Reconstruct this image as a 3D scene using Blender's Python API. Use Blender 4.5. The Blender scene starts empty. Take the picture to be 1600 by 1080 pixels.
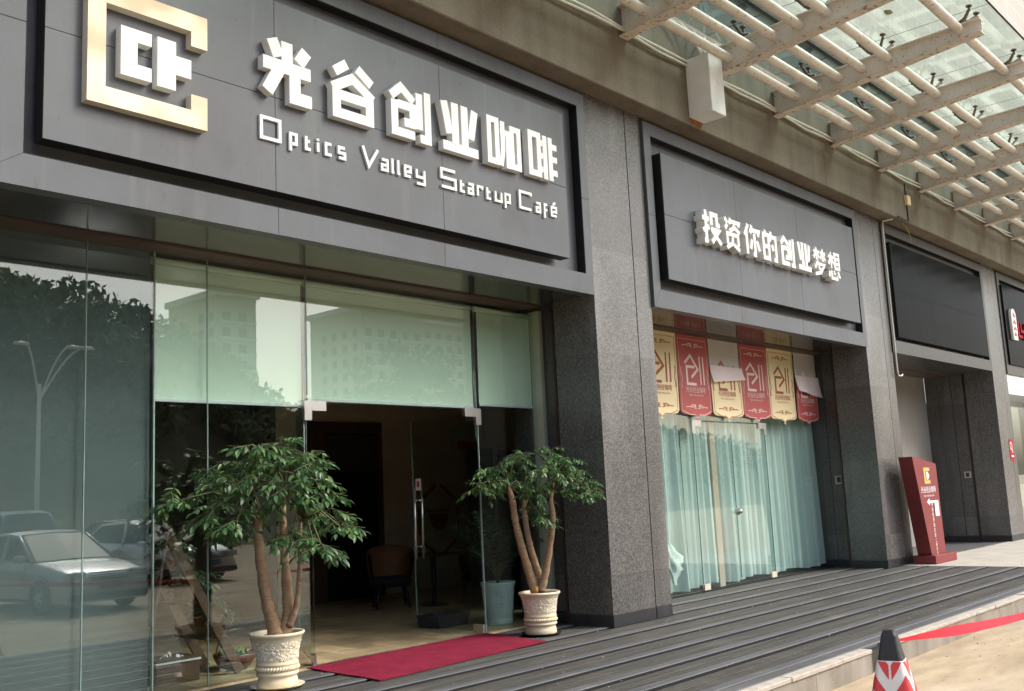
import bpy, math, random
import numpy as np
from mathutils import Vector, Matrix
R = math.radians
random.seed(7); np.random.seed(7)
sc = bpy.context.scene
COL = sc.collection

# ------------------------------------------------------------------ camera, sky, sun, exposure
cd = bpy.data.cameras.new('camera'); cam = bpy.data.objects.new('camera', cd); COL.objects.link(cam)
cd.sensor_width = 36.0; cd.lens = 35.33; cd.clip_end = 3000; cd.clip_start = 0.05
RIGHT = Vector((0.6693, -0.7416, -0.0467)); UPV = Vector((-0.0787, -0.1336, 0.9879)); FWD = Vector((0.7388, 0.6574, 0.1478))
m = Matrix.Identity(4)
for i in range(3):
    m[i][0] = RIGHT[i]; m[i][1] = UPV[i]; m[i][2] = -FWD[i]
q = m.to_3x3().to_quaternion(); q.normalize()
cam.location = (0, 0, 1.5); cam.rotation_mode = 'QUATERNION'; cam.rotation_quaternion = q
sc.camera = cam
SUN_EL, SUN_AZ = 45, 145          # azimuth clockwise from +Y
w = bpy.data.worlds.new('World'); sc.world = w; w.use_nodes = True
nt = w.node_tree; nt.nodes.clear()
sky = nt.nodes.new('ShaderNodeTexSky'); sky.sky_type = 'NISHITA'; sky.sun_disc = False
sky.sun_elevation = R(SUN_EL); sky.sun_rotation = R(SUN_AZ)
sky.air_density = 1.0; sky.dust_density = 5.0; sky.ozone_density = 1.0
hs = nt.nodes.new('ShaderNodeHueSaturation'); hs.inputs['Saturation'].default_value = 0.78
bg = nt.nodes.new('ShaderNodeBackground'); bg.inputs['Strength'].default_value = 0.15
wo = nt.nodes.new('ShaderNodeOutputWorld')
nt.links.new(sky.outputs[0], hs.inputs['Color']); nt.links.new(hs.outputs[0], bg.inputs[0]); nt.links.new(bg.outputs[0], wo.inputs[0])
sl = bpy.data.lights.new('sun', 'SUN'); so = bpy.data.objects.new('sun', sl); COL.objects.link(so)
sl.energy = 1.2; sl.angle = R(14); sl.color = (1.0, 0.975, 0.94)
ce = math.cos(R(SUN_EL))
sd = Vector((math.sin(R(SUN_AZ))*ce, math.cos(R(SUN_AZ))*ce, math.sin(R(SUN_EL))))
so.rotation_mode = 'QUATERNION'; so.rotation_quaternion = sd.to_track_quat('Z', 'Y'); so.location = (0, -20, 40)
vs = sc.view_settings; vs.view_transform = 'Standard'; vs.look = 'None'; vs.gamma = 1.0; vs.exposure = 1.0
sc.cycles.max_bounces = 12; sc.cycles.transparent_max_bounces = 24; sc.cycles.glossy_bounces = 6; sc.cycles.diffuse_bounces = 5
sc.cycles.use_denoising = True
sc.cycles.caustics_reflective = False; sc.cycles.caustics_refractive = False

# ------------------------------------------------------------------ helpers
def link(o): COL.objects.link(o); return o
def chain_off(o):
    v = Vector((0, 0, 0))
    while o is not None:
        v += o.location; o = o.parent
    return v
def tag(o, label=None, cat=None, group=None, kind=None):
    if label: o['label'] = label
    if cat: o['category'] = cat
    if group: o['group'] = group
    if kind: o['kind'] = kind
    return o
def thing(name, label, cat, loc=(0, 0, 0), rotz=0.0, group=None):
    o = link(bpy.data.objects.new(name, None)); o.location = loc; o.rotation_euler = (0, 0, rotz)
    o.empty_display_size = 0.2
    return tag(o, label, cat, group)
def copy_tree(o, parent=None):
    c = o.copy(); COL.objects.link(c); c.parent = parent
    for ch in [k for k in bpy.data.objects if k.parent == o]:
        copy_tree(ch, c)
    return c

class MB:
    def __init__(s): s.v = []; s.f = []; s.mi = []; s.sm = []
    def add(s, vs, fs, mi=0, smooth=False):
        n = len(s.v); s.v += [tuple(v) for v in vs]
        for f in fs:
            s.f.append(tuple(i+n for i in f)); s.mi.append(mi); s.sm.append(smooth)
        return s
    def box(s, x0, x1, y0, y1, z0, z1, mi=0, b=0.0):
        if b <= 0:
            vs = [(x0,y0,z0),(x1,y0,z0),(x1,y1,z0),(x0,y1,z0),(x0,y0,z1),(x1,y0,z1),(x1,y1,z1),(x0,y1,z1)]
            return s.add(vs, [(0,3,2,1),(4,5,6,7),(0,1,5,4),(1,2,6,5),(2,3,7,6),(3,0,4,7)], mi)
        # chamfered box
        vs = []; idx = {}
        X = (x0, x1); Y = (y0, y1); Z = (z0, z1)
        for i in (0,1):
            for j in (0,1):
                for k in (0,1):
                    sx = b if i == 0 else -b; sy = b if j == 0 else -b; sz = b if k == 0 else -b
                    idx[i,j,k,0] = len(vs); vs.append((X[i], Y[j]+sy, Z[k]+sz))
                    idx[i,j,k,1] = len(vs); vs.append((X[i]+sx, Y[j], Z[k]+sz))
                    idx[i,j,k,2] = len(vs); vs.append((X[i]+sx, Y[j]+sy, Z[k]))
        fs = []
        for i in (0,1):
            q_ = [idx[i,0,0,0], idx[i,1,0,0], idx[i,1,1,0], idx[i,0,1,0]]; fs.append(q_ if i else q_[::-1])
        for j in (0,1):
            q_ = [idx[0,j,0,1], idx[1,j,0,1], idx[1,j,1,1], idx[0,j,1,1]]; fs.append(q_[::-1] if j else q_)
        for k in (0,1):
            q_ = [idx[0,0,k,2], idx[1,0,k,2], idx[1,1,k,2], idx[0,1,k,2]]; fs.append(q_ if k else q_[::-1])
        for j in (0,1):
            for k in (0,1):
                q_ = [idx[0,j,k,1], idx[1,j,k,1], idx[1,j,k,2], idx[0,j,k,2]]; fs.append(q_ if (j == k) else q_[::-1])
        for i in (0,1):
            for k in (0,1):
                q_ = [idx[i,0,k,0], idx[i,1,k,0], idx[i,1,k,2], idx[i,0,k,2]]; fs.append(q_[::-1] if (i == k) else q_)
        for i in (0,1):
            for j in (0,1):
                q_ = [idx[i,j,0,0], idx[i,j,1,0], idx[i,j,1,1], idx[i,j,0,1]]; fs.append(q_ if (i == j) else q_[::-1])
        for i in (0,1):
            for j in (0,1):
                for k in (0,1):
                    t_ = [idx[i,j,k,0], idx[i,j,k,1], idx[i,j,k,2]]; fs.append(t_ if (i+j+k) % 2 else t_[::-1])
        return s.add(vs, fs, mi)
    def prism(s, poly, a0, a1, axis='y', mi=0):
        """extrude 2D polygon; axis y: poly is (x,z); axis x: poly is (y,z); axis z: poly is (x,y)"""
        def P(u, v, a): return {'y': (u, a, v), 'x': (a, u, v), 'z': (u, v, a)}[axis]
        n = len(poly)
        vs = [P(u, v, a0) for u, v in poly] + [P(u, v, a1) for u, v in poly]
        fs = [tuple(range(n)), tuple(range(2*n-1, n-1, -1))] + [(i, i+n, (i+1) % n + n, (i+1) % n) for i in range(n)]
        return s.add(vs, fs, mi)
    def lathe(s, prof, c=(0,0,0), n=40, mi=0, smooth=True, cap0=True, cap1=False):
        vs = []; fs = []
        for r, z in prof:
            for k in range(n):
                a = 2*math.pi*k/n; vs.append((c[0]+r*math.cos(a), c[1]+r*math.sin(a), c[2]+z))
        for i in range(len(prof)-1):
            for k in range(n):
                k2 = (k+1) % n; fs.append((i*n+k, i*n+k2, (i+1)*n+k2, (i+1)*n+k))
        s.add(vs, fs, mi, smooth)
        m_ = len(s.v)-len(vs)
        if cap0: s.f.append(tuple(m_+k for k in range(n-1, -1, -1))); s.mi.append(mi); s.sm.append(False)
        if cap1: s.f.append(tuple(m_+(len(prof)-1)*n+k for k in range(n))); s.mi.append(mi); s.sm.append(False)
        return s
    def tube(s, pts, r, n=10, mi=0, caps=True):
        pts = [Vector(p) for p in pts]; m_ = len(pts)
        rs = r if isinstance(r, (list, tuple)) else [r]*m_
        vs = []; up = Vector((0.13, 0.21, 0.97)); prev = None
        for i, p in enumerate(pts):
            t = (pts[min(i+1, m_-1)]-pts[max(i-1, 0)]).normalized()
            if prev is None:
                a = t.cross(up)
                if a.length < 1e-3: a = t.cross(Vector((1, 0, 0)))
                a.normalize()
            else:
                a = prev - t*prev.dot(t); a.normalize()
            prev = a; b = t.cross(a)
            for k in range(n):
                an = 2*math.pi*k/n; vs.append(p+(a*math.cos(an)+b*math.sin(an))*rs[i])
        fs = [(i*n+k, i*n+(k+1) % n, (i+1)*n+(k+1) % n, (i+1)*n+k) for i in range(m_-1) for k in range(n)]
        s.add(vs, fs, mi, True)
        if caps:
            o = len(s.v)-len(vs)
            s.f.append(tuple(o+k for k in range(n-1, -1, -1))); s.mi.append(mi); s.sm.append(False)
            s.f.append(tuple(o+(m_-1)*n+k for k in range(n))); s.mi.append(mi); s.sm.append(False)
        return s
    def stroke(s, pts, wd, y0, y1, mi=0):
        """flat lettering stroke: polyline in (x,z), mitred, from front y0 to back y1"""
        P = [Vector((p[0], p[1])) for p in pts]; n = len(P); h = wd/2; L = []; Rr = []
        closed = (P[0]-P[-1]).length < 1e-6 and n > 3
        if closed: P = P[:-1]; n -= 1
        for i in range(n):
            if closed: d0 = (P[i]-P[i-1]).normalized(); d1 = (P[(i+1) % n]-P[i]).normalized()
            else:
                d0 = (P[i]-P[i-1]).normalized() if i else (P[1]-P[0]).normalized()
                d1 = (P[i+1]-P[i]).normalized() if i < n-1 else d0
            n0 = Vector((-d0.y, d0.x)); n1 = Vector((-d1.y, d1.x)); mm = n0+n1
            if mm.length < 1e-4: mm = n0
            mm.normalize(); k = min(h/max(mm.dot(n0), 0.35), 2.2*h)
            L.append(P[i]+mm*k); Rr.append(P[i]-mm*k)
        vs = []
        for y in (y0, y1):
            vs += [(p.x, y, p.y) for p in L]+[(p.x, y, p.y) for p in Rr]
        fs = []; m_ = 2*n; rng = range(n) if closed else range(n-1)
        for i in rng:
            j = (i+1) % n
            fs += [(i, n+i, n+j, j), (m_+i, m_+j, m_+n+j, m_+n+i), (i, j, m_+j, m_+i), (n+i, m_+n+i, m_+n+j, n+j)]
        if not closed: fs += [(0, m_, m_+n, n), (n-1, 2*n-1, m_+2*n-1, m_+n-1)]
        return s.add(vs, fs, mi)
    def build(s, name, mats, parent=None, world=True, label=None):
        me = bpy.data.meshes.new(name)
        off = chain_off(parent) if (parent is not None and world) else Vector((0, 0, 0))
        me.from_pydata([(v[0]-off.x, v[1]-off.y, v[2]-off.z) for v in s.v], [], s.f)
        for mm in (mats if isinstance(mats, (list, tuple)) else [mats]): me.materials.append(mm)
        if any(s.mi): me.polygons.foreach_set('material_index', s.mi)
        if any(s.sm): me.polygons.foreach_set('use_smooth', s.sm)
        me.update()
        o = link(bpy.data.objects.new(name, me)); o.parent = parent
        if label: o['label'] = label
        return o

# ------------------------------------------------------------------ materials
def mat(name, col, rough=0.6, var=0.12, scale=4.0, stretch=(1, 1, 1), bump=0.0, bscale=60.0, bstretch=(1,1,1), metallic=0.0, spec=0.5, col2=None, detail=6.0, contrast=(0.3, 0.7), rvar=0.0):
    M = bpy.data.materials.new(name); M.use_nodes = True; t = M.node_tree; N = t.nodes; K = t.links
    b = N['Principled BSDF']
    tc = N.new('ShaderNodeTexCoord'); mp = N.new('ShaderNodeMapping'); mp.inputs['Scale'].default_value = stretch
    K.new(tc.outputs['Object'], mp.inputs[0])
    no = N.new('ShaderNodeTexNoise'); no.inputs['Scale'].default_value = scale; no.inputs['Detail'].default_value = detail
    no.inputs['Roughness'].default_value = 0.6
    K.new(mp.outputs[0], no.inputs['Vector'])
    rp = N.new('ShaderNodeValToRGB'); rp.color_ramp.elements[0].position = contrast[0]; rp.color_ramp.elements[1].position = contrast[1]
    c2 = col2 if col2 else tuple(min(1, c*(1+var)) for c in col)
    c1 = col if col2 else tuple(c*(1-var) for c in col)
    rp.color_ramp.elements[0].color = (*c1, 1); rp.color_ramp.elements[1].color = (*c2, 1)
    K.new(no.outputs[0], rp.inputs[0]); K.new(rp.outputs[0], b.inputs['Base Color'])
    b.inputs['Roughness'].default_value = rough; b.inputs['Metallic'].default_value = metallic
    b.inputs['Specular IOR Level'].default_value = spec
    if rvar:
        mr = N.new('ShaderNodeMapRange'); mr.inputs['To Min'].default_value = max(0, rough-rvar); mr.inputs['To Max'].default_value = min(1, rough+rvar)
        K.new(no.outputs[0], mr.inputs[0]); K.new(mr.outputs[0], b.inputs['Roughness'])
    if bump:
        mp2 = N.new('ShaderNodeMapping'); mp2.inputs['Scale'].default_value = bstretch; K.new(tc.outputs['Object'], mp2.inputs[0])
        n2 = N.new('ShaderNodeTexNoise'); n2.inputs['Scale'].default_value = bscale; n2.inputs['Detail'].default_value = 4
        K.new(mp2.outputs[0], n2.inputs['Vector'])
        bp = N.new('ShaderNodeBump'); bp.inputs['Strength'].default_value = bump; bp.inputs['Distance'].default_value = 0.01
        K.new(n2.outputs[0], bp.inputs['Height']); K.new(bp.outputs[0], b.inputs['Normal'])
    M['n'] = 1
    return M
def overlay(M, col, scale, lo, hi, amt=1.0, stretch=(1, 1, 1), detail=5.0, loc=(0, 0, 0)):
    """mix a second colour over the base where another noise is high (stains, speckle, rust)"""
    t = M.node_tree; N = t.nodes; K = t.links; b = N['Principled BSDF']
    src = b.inputs['Base Color'].links[0].from_socket
    tc = N.new('ShaderNodeTexCoord'); mp = N.new('ShaderNodeMapping'); mp.inputs['Scale'].default_value = stretch; mp.inputs['Location'].default_value = loc
    K.new(tc.outputs['Object'], mp.inputs[0])
    no = N.new('ShaderNodeTexNoise'); no.inputs['Scale'].default_value = scale; no.inputs['Detail'].default_value = detail
    K.new(mp.outputs[0], no.inputs['Vector'])
    mr = N.new('ShaderNodeMapRange'); mr.inputs['From Min'].default_value = lo; mr.inputs['From Max'].default_value = hi; mr.inputs['To Max'].default_value = amt
    K.new(no.outputs[0], mr.inputs[0])
    mx = N.new('ShaderNodeMix'); mx.data_type = 'RGBA'
    K.new(mr.outputs[0], mx.inputs['Factor']); K.new(src, mx.inputs[6]); mx.inputs[7].default_value = (*col, 1)
    K.new(mx.outputs[2], b.inputs['Base Color'])
    return M
def joints(M, axis_scales, width, col, mortar_mix=1.0):
    """thin joint lines: axis_scales = list of (axis index, period, offset)"""
    t = M.node_tree; N = t.nodes; K = t.links; b = N['Principled BSDF']
    tc = N.new('ShaderNodeTexCoord'); sp = N.new('ShaderNodeSeparateXYZ'); K.new(tc.outputs['Object'], sp.inputs[0])
    fac = None
    for ax, per, off in axis_scales:
        a = N.new('ShaderNodeMath'); a.operation = 'ADD'; a.inputs[1].default_value = 1000*per-off; K.new(sp.outputs[ax], a.inputs[0])
        d = N.new('ShaderNodeMath'); d.operation = 'MODULO'; d.inputs[1].default_value = per; K.new(a.outputs[0], d.inputs[0])
        l = N.new('ShaderNodeMath'); l.operation = 'LESS_THAN'; l.inputs[1].default_value = width; K.new(d.outputs[0], l.inputs[0])
        if fac is None: fac = l.outputs[0]
        else:
            mx_ = N.new('ShaderNodeMath'); mx_.operation = 'MAXIMUM'; K.new(fac, mx_.inputs[0]); K.new(l.outputs[0], mx_.inputs[1]); fac = mx_.outputs[0]
    if mortar_mix < 1:
        mm = N.new('ShaderNodeMath'); mm.operation = 'MULTIPLY'; mm.inputs[1].default_value = mortar_mix; K.new(fac, mm.inputs[0]); fac = mm.outputs[0]
    src = b.inputs['Base Color'].links[0].from_socket
    mx = N.new('ShaderNodeMix'); mx.data_type = 'RGBA'; K.new(fac, mx.inputs['Factor']); K.new(src, mx.inputs[6]); mx.inputs[7].default_value = (*col, 1)
    K.new(mx.outputs[2], b.inputs['Base Color'])
    return M
def glass(name, tint, ior=1.6, rough=0.0, dirt=0.0):
    M = bpy.data.materials.new(name); M.use_nodes = True; t = M.node_tree; N = t.nodes; K = t.links; N.clear()
    o = N.new('ShaderNodeOutputMaterial'); tr = N.new('ShaderNodeBsdfTransparent'); tr.inputs[0].default_value = (*tint, 1)
    gl = N.new('ShaderNodeBsdfGlossy'); gl.inputs['Roughness'].default_value = rough; gl.inputs[0].default_value = (0.93, 0.97, 0.96, 1)
    fr = N.new('ShaderNodeFresnel'); ge = N.new('ShaderNodeNewGeometry'); mi = N.new('ShaderNodeMapRange')
    mi.inputs['To Min'].default_value = ior; mi.inputs['To Max'].default_value = 1.0/ior   # same reflectance on both faces of the sheet
    K.new(ge.outputs['Backfacing'], mi.inputs[0]); K.new(mi.outputs[0], fr.inputs[0])
    mx = N.new('ShaderNodeMixShader'); K.new(fr.outputs[0], mx.inputs[0]); K.new(tr.outputs[0], mx.inputs[1]); K.new(gl.outputs[0], mx.inputs[2])
    last = mx.outputs[0]
    if dirt:
        df = N.new('ShaderNodeBsdfDiffuse'); df.inputs[0].default_value = (0.42, 0.45, 0.42, 1)
        tl = N.new('ShaderNodeBsdfTranslucent'); tl.inputs[0].default_value = (0.5, 0.56, 0.53, 1)
        ad = N.new('ShaderNodeMixShader'); ad.inputs[0].default_value = 0.5; K.new(df.outputs[0], ad.inputs[1]); K.new(tl.outputs[0], ad.inputs[2])
        tc = N.new('ShaderNodeTexCoord'); no = N.new('ShaderNodeTexNoise'); no.inputs['Scale'].default_value = 1.4; no.inputs['Detail'].default_value = 8
        K.new(tc.outputs['Object'], no.inputs['Vector'])
        mr = N.new('ShaderNodeMapRange'); mr.inputs['From Min'].default_value = 0.35; mr.inputs['From Max'].default_value = 0.75
        mr.inputs['To Min'].default_value = dirt*0.35; mr.inputs['To Max'].default_value = dirt
        K.new(no.outputs[0], mr.inputs[0])
        m2 = N.new('ShaderNodeMixShader'); K.new(mr.outputs[0], m2.inputs[0]); K.new(last, m2.inputs[1]); K.new(ad.outputs[0], m2.inputs[2]); last = m2.outputs[0]
    K.new(last, o.inputs[0])
    return M
def leafmat(name, c1, c2, rough=0.42, trans=0.35):
    M = bpy.data.materials.new(name); M.use_nodes = True; t = M.node_tree; N = t.nodes; K = t.links; b = N['Principled BSDF']
    g = N.new('ShaderNodeNewGeometry'); rp = N.new('ShaderNodeValToRGB')
    rp.color_ramp.elements[0].color = (*c1, 1); rp.color_ramp.elements[1].color = (min(1, c2[0]*1.5), c2[1]*1.15, c2[2]*.9, 1); e_ = rp.color_ramp.elements.new(.8); e_.color = (*c2, 1); e_ = rp.color_ramp.elements.new(.3); e_.color = (*[a_*.65+b_*.35 for a_, b_ in zip(c1, c2)], 1)
    K.new(g.outputs['Random Per Island'], rp.inputs[0]); K.new(rp.outputs[0], b.inputs['Base Color'])
    b.inputs['Roughness'].default_value = rough
    tl = N.new('ShaderNodeBsdfTranslucent'); K.new(rp.outputs[0], tl.inputs[0])
    mx = N.new('ShaderNodeMixShader'); mx.inputs[0].default_value = trans
    K.new(b.outputs[0], mx.inputs[1]); K.new(tl.outputs[0], mx.inputs[2]); K.new(mx.outputs[0], N['Material Output'].inputs[0])
    return M

M_granite = mat('grey_granite', (0.058, 0.057, 0.056), 0.27, spec=0.55, col2=(0.185, 0.180, 0.175), scale=55, detail=3, contrast=(0.36, 0.66))
overlay(M_granite, (0.03, 0.03, 0.03), 90, 0.56, 0.64, 0.8, detail=2); overlay(M_granite, (0.30, 0.285, 0.27), 1.6, 0.52, 0.8, 0.35, (1, 1, 0.5))
joints(M_granite, [(2, 1.27, 0.55)], 0.005, (0.05, 0.05, 0.05), 0.7)
def slab_tone(M, per, off, lo, hi):
    t = M.node_tree; N = t.nodes; K = t.links; b = N['Principled BSDF']; src = b.inputs['Base Color'].links[0].from_socket
    tc = N.new('ShaderNodeTexCoord'); ad = N.new('ShaderNodeVectorMath'); ad.operation = 'ADD'; ad.inputs[1].default_value = (60.0 if per[0] < .5 else 50.3, 60.0 if per[0] < .5 else 50.2, 100*per[2]-off)
    K.new(tc.outputs['Object'], ad.inputs[0]); sn = N.new('ShaderNodeVectorMath'); sn.operation = 'SNAP'; sn.inputs[1].default_value = per; K.new(ad.outputs[0], sn.inputs[0])
    wn = N.new('ShaderNodeTexWhiteNoise'); K.new(sn.outputs[0], wn.inputs['Vector'])
    mr = N.new('ShaderNodeMapRange'); mr.inputs['To Min'].default_value = lo; mr.inputs['To Max'].default_value = hi; K.new(wn.outputs['Value'], mr.inputs[0])
    mx = N.new('ShaderNodeMix'); mx.data_type = 'RGBA'; mx.blend_type = 'MULTIPLY'; mx.inputs['Factor'].default_value = 1.0
    K.new(src, mx.inputs[6]); cb_ = N.new('ShaderNodeCombineColor'); [K.new(mr.outputs[0], cb_.inputs[i]) for i in range(3)]; K.new(cb_.outputs[0], mx.inputs[7]); K.new(mx.outputs[2], b.inputs['Base Color'])
slab_tone(M_granite, (0.62, 0.64, 1.27), 0.55, 0.80, 1.16)
overlay(M_granite, (0.05, 0.047, 0.043), 2.4, 0.56, 0.76, 0.5, (1.6, 1.6, 0.22), detail=8)
M_granited = mat('dark_granite_frame', (0.034, 0.034, 0.033), 0.3, spec=0.25, col2=(0.082, 0.081, 0.078), scale=55, detail=3, contrast=(0.36, 0.66))
M_plinth = mat('black_granite', (0.022, 0.023, 0.027), 0.4, 0.3, 30)
overlay(M_plinth, (0.12, 0.12, 0.12), 3, 0.55, 0.8, 0.35)
M_groove = mat('bronze_groove', (0.035, 0.018, 0.012), 0.5, 0.3, 8)
M_conc = mat('stained_concrete', (0.145, 0.122, 0.093), 0.9, col2=(0.22, 0.188, 0.148), scale=1.6, stretch=(1, 1, 0.22), bump=0.5, bscale=45)
overlay(M_conc, (0.10, 0.078, 0.052), 3.0, 0.50, 0.78, 0.55, (1.6, 1.6, 0.10)); overlay(M_conc, (0.38, 0.34, 0.27), 60, 0.58, 0.7, 0.35)
M_rust = mat('rust_stain', (0.33, 0.10, 0.03), 0.9, 0.5, 20)
M_acp = mat('grey_aluminium_panel', (0.088, 0.096, 0.110), 0.38, 0.18, 1.0, detail=8, spec=0.45, rvar=0.08)
overlay(M_acp, (0.055, 0.056, 0.058), 3.0, 0.56, 0.76, 0.6, (1, 1, 0.40), detail=9)
overlay(M_acp, (0.16, 0.158, 0.15), 5.0, 0.60, 0.80, 0.45, (1.5, 1, 0.10), detail=8, loc=(9, 0, 4))
overlay(M_acp, (0.045, 0.045, 0.045), 26, 0.66, 0.74, 0.4, (1, 1, 0.3), detail=3, loc=(3, 1, 7))
M_soffit = mat('glossy_grey_soffit', (0.035, 0.036, 0.037), 0.12, 0.12, 1.5, spec=0.9)
M_black = mat('black_backing', (0.008, 0.008, 0.009), 0.5, 0.3, 5)
M_seam = mat('dark_seam', (0.03, 0.03, 0.032), 0.7, 0.2, 5)
M_brown = mat('brown_steel', (0.085, 0.055, 0.042), 0.5, 0.35, 6, (0.4, 1, 1))
M_letter = mat('white_letter', (0.86, 0.86, 0.86), 0.35, 0.03, 3)
M_lside = mat('white_letter_return', (0.80, 0.79, 0.78), 0.5, 0.05, 3)
M_gold = mat('brushed_gold', (0.47, 0.31, 0.205), 0.38, col2=(0.68, 0.555, 0.41), scale=1.9, stretch=(1, 1, 1), metallic=0.30, detail=1.5, contrast=(0.36, 0.62))  # pale and dark tones imitate reflected highlights in the gold
M_goldside = mat('cream_return', (0.62, 0.57, 0.46), 0.5, 0.08, 4)
M_blackgl = mat('black_gloss_panel', (0.009, 0.010, 0.011), 0.14, 0.25, 2.0, spec=0.012, rvar=0.05)
M_steel = mat('cream_painted_steel', (0.74, 0.68, 0.61), 0.42, 0.10, 2.5, bump=0.1, bscale=20)
overlay(M_steel, (0.22, 0.14, 0.09), 24, 0.63, 0.70, 0.75, detail=3); overlay(M_steel, (0.33, 0.27, 0.2), 2.2, 0.55, 0.8, 0.5)
M_rusty = mat('chipped_flange_paint', (0.66, 0.58, 0.51), 0.6, 0.12, 3); overlay(M_rusty, (0.16, 0.075, 0.045), 16, 0.55, 0.66, 0.8, detail=6)
M_spider = mat('rusty_spider_steel', (0.17, 0.125, 0.10), 0.5, 0.35, 18, metallic=0.4)
M_stainless = mat('brushed_stainless', (0.62, 0.61, 0.59), 0.28, 0.06, 20, metallic=0.9)
M_white = mat('white_paint', (0.84, 0.86, 0.88), 0.5, 0.06, 4)
M_pipe = mat('white_plastic_pipe', (0.66, 0.63, 0.56), 0.45, 0.1, 5)
M_dark = mat('dark_grey_plastic', (0.02, 0.021, 0.024), 0.4, 0.2, 8)
M_gl = glass('storefront_glass', (0.925, 0.965, 0.947), 1.75)
M_glfilm = glass('coated_storefront_glass', (0.90, 0.95, 0.945), 1.74)
M_glc2 = glass('dark_inner_canopy_glass', (0.66, 0.76, 0.74), 1.40, dirt=0.04)  # tinted darker than the outer panes
M_gldoor = glass('door_glass', (0.86, 0.90, 0.88), 1.35)
M_glc = glass('canopy_glass', (0.86, 0.945, 0.92), 1.45, dirt=0.12)
M_edge = mat('glass_edge_sealant', (0.25, 0.36, 0.33), 0.3, 0.2, 12)
M_board = mat('grey_green_board', (0.090, 0.113, 0.114), 0.7, 0.10, 1.2)
M_blind = mat('pale_roller_blind', (0.74, 0.93, 0.79), 0.8, 0.02, 3)
M_rail = mat('blind_rail', (0.70, 0.78, 0.82), 0.4, 0.03, 3)
M_chain = mat('bead_chain', (0.4, 0.4, 0.4), 0.3, 0.1, 50, metallic=0.8)
M_plank = mat('deck_plank', (0.036, 0.035, 0.031), 0.62, col2=(0.080, 0.077, 0.068), scale=2.2, stretch=(0.35, 6, 1), spec=0.35)
M_lip = mat('deck_plank_lip', (0.060, 0.063, 0.068), 0.6, col2=(0.105, 0.109, 0.117), scale=1.4, stretch=(0.5, 8, 1))
overlay(M_plank, (0.13, 0.122, 0.105), 1.3, 0.54, 0.80, 0.55, (1, 2.0, 1), detail=9); overlay(M_lip, (0.20, 0.19, 0.17), 1.7, 0.55, 0.8, 0.5, (1, 2, 1), detail=9)
M_gap = mat('deck_gap', (0.006, 0.006, 0.008), 0.9, 0.2, 6)
M_kerb = mat('kerb_stone', (0.17, 0.148, 0.12), 0.85, col2=(0.30, 0.275, 0.235), scale=4.0, stretch=(1, 1, 0.5), bump=0.4, bscale=70)
joints(M_kerb, [(0, 1.1, 0.2)], 0.008, (0.08, 0.07, 0.06))
M_kcap = mat('kerb_cap', (0.40, 0.36, 0.31), 0.85, 0.2, 9, bump=0.6, bscale=40)
M_pave = mat('concrete_pavement', (0.29, 0.225, 0.145), 0.9, col2=(0.47, 0.38, 0.255), scale=2.4, stretch=(0.55, 1.6, 1), detail=10, bump=0.25, bscale=30)
overlay(M_pave, (0.20, 0.17, 0.13), 1.1, 0.56, 0.76, 0.55, (0.5, 1.6, 1), detail=9); overlay(M_pave, (0.13, 0.11, 0.09), 7, 0.66, 0.72, 0.6, (0.3, 1.4, 1), detail=5)
overlay(M_pave, (0.62, 0.55, 0.43), 0.9, 0.55, 0.75, 0.5, (0.6, 1.4, 1), detail=10, loc=(5, 2, 0)); overlay(M_pave, (0.10, 0.085, 0.07), 2.2, 0.63, 0.70, 0.55, (0.25, 2.4, 1), detail=8, loc=(2, 7, 0))
M_paving = mat('pale_paving_slabs', (0.34, 0.32, 0.28), 0.75, col2=(0.47, 0.45, 0.40), scale=2.5, detail=8)
joints(M_paving, [(0, 0.9, 0), (1, 0.6, 0.1)], 0.008, (0.25, 0.235, 0.21), 0.6)
M_thresh = mat('dark_threshold_stone', (0.10, 0.10, 0.105), 0.5, 0.25, 20)
M_plaster = mat('grey_plaster', (0.30, 0.285, 0.265), 0.9, 0.08, 1.5, detail=8)
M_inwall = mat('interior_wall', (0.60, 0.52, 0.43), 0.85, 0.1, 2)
M_ceil = mat('interior_ceiling', (0.38, 0.30, 0.23), 0.8, 0.1, 2)
M_tile = mat('ochre_floor_tiles', (0.36, 0.265, 0.14), 0.30, col2=(0.60, 0.49, 0.30), scale=7, detail=6, spec=0.4)
slab_tone(M_tile, (0.3, 0.3, 5.0), 0, 0.62, 1.15)
overlay(M_tile, (0.17, 0.105, 0.05), 5.0, 0.5, 0.75, 0.7)
joints(M_tile, [(0, 0.3, 0), (1, 0.3, 0.05)], 0.010, (0.50, 0.46, 0.36), 0.8)
M_wood = mat('brown_wood', (0.055, 0.03, 0.017), 0.5, col2=(0.11, 0.06, 0.033), scale=5, stretch=(6, 6, 0.7))
M_rattan = mat('rattan_weave', (0.17, 0.075, 0.03), 0.6, 0.35, 60, bump=0.8, bscale=70)
M_cushion = mat('dark_cushion', (0.012, 0.012, 0.014), 0.9, 0.2, 20)
M_red = mat('red_carpet', (0.215, 0.018, 0.042), 0.95, 0.22, 4.0, detail=10, bump=0.7, bscale=260, spec=0.1)
overlay(M_red, (0.15, 0.03, 0.04), 2.6, 0.52, 0.76, 0.6, detail=9); overlay(M_red, (0.30, 0.10, 0.11), 40, 0.62, 0.72, 0.4)
M_redp = mat('red_sign_paint', (0.20, 0.028, 0.028), 0.55, 0.08, 3)
M_cream = mat('cream_pot_glaze', (0.62, 0.52, 0.34), 0.45, col2=(0.76, 0.68, 0.50), scale=5, spec=0.4)
M_bluepot = mat('pale_blue_glaze', (0.52, 0.68, 0.69), 0.25, 0.06, 5)
M_soil = mat('bark_chip_soil', (0.035, 0.02, 0.013), 0.95, 0.6, 40, bump=1.0, bscale=40)
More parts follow.
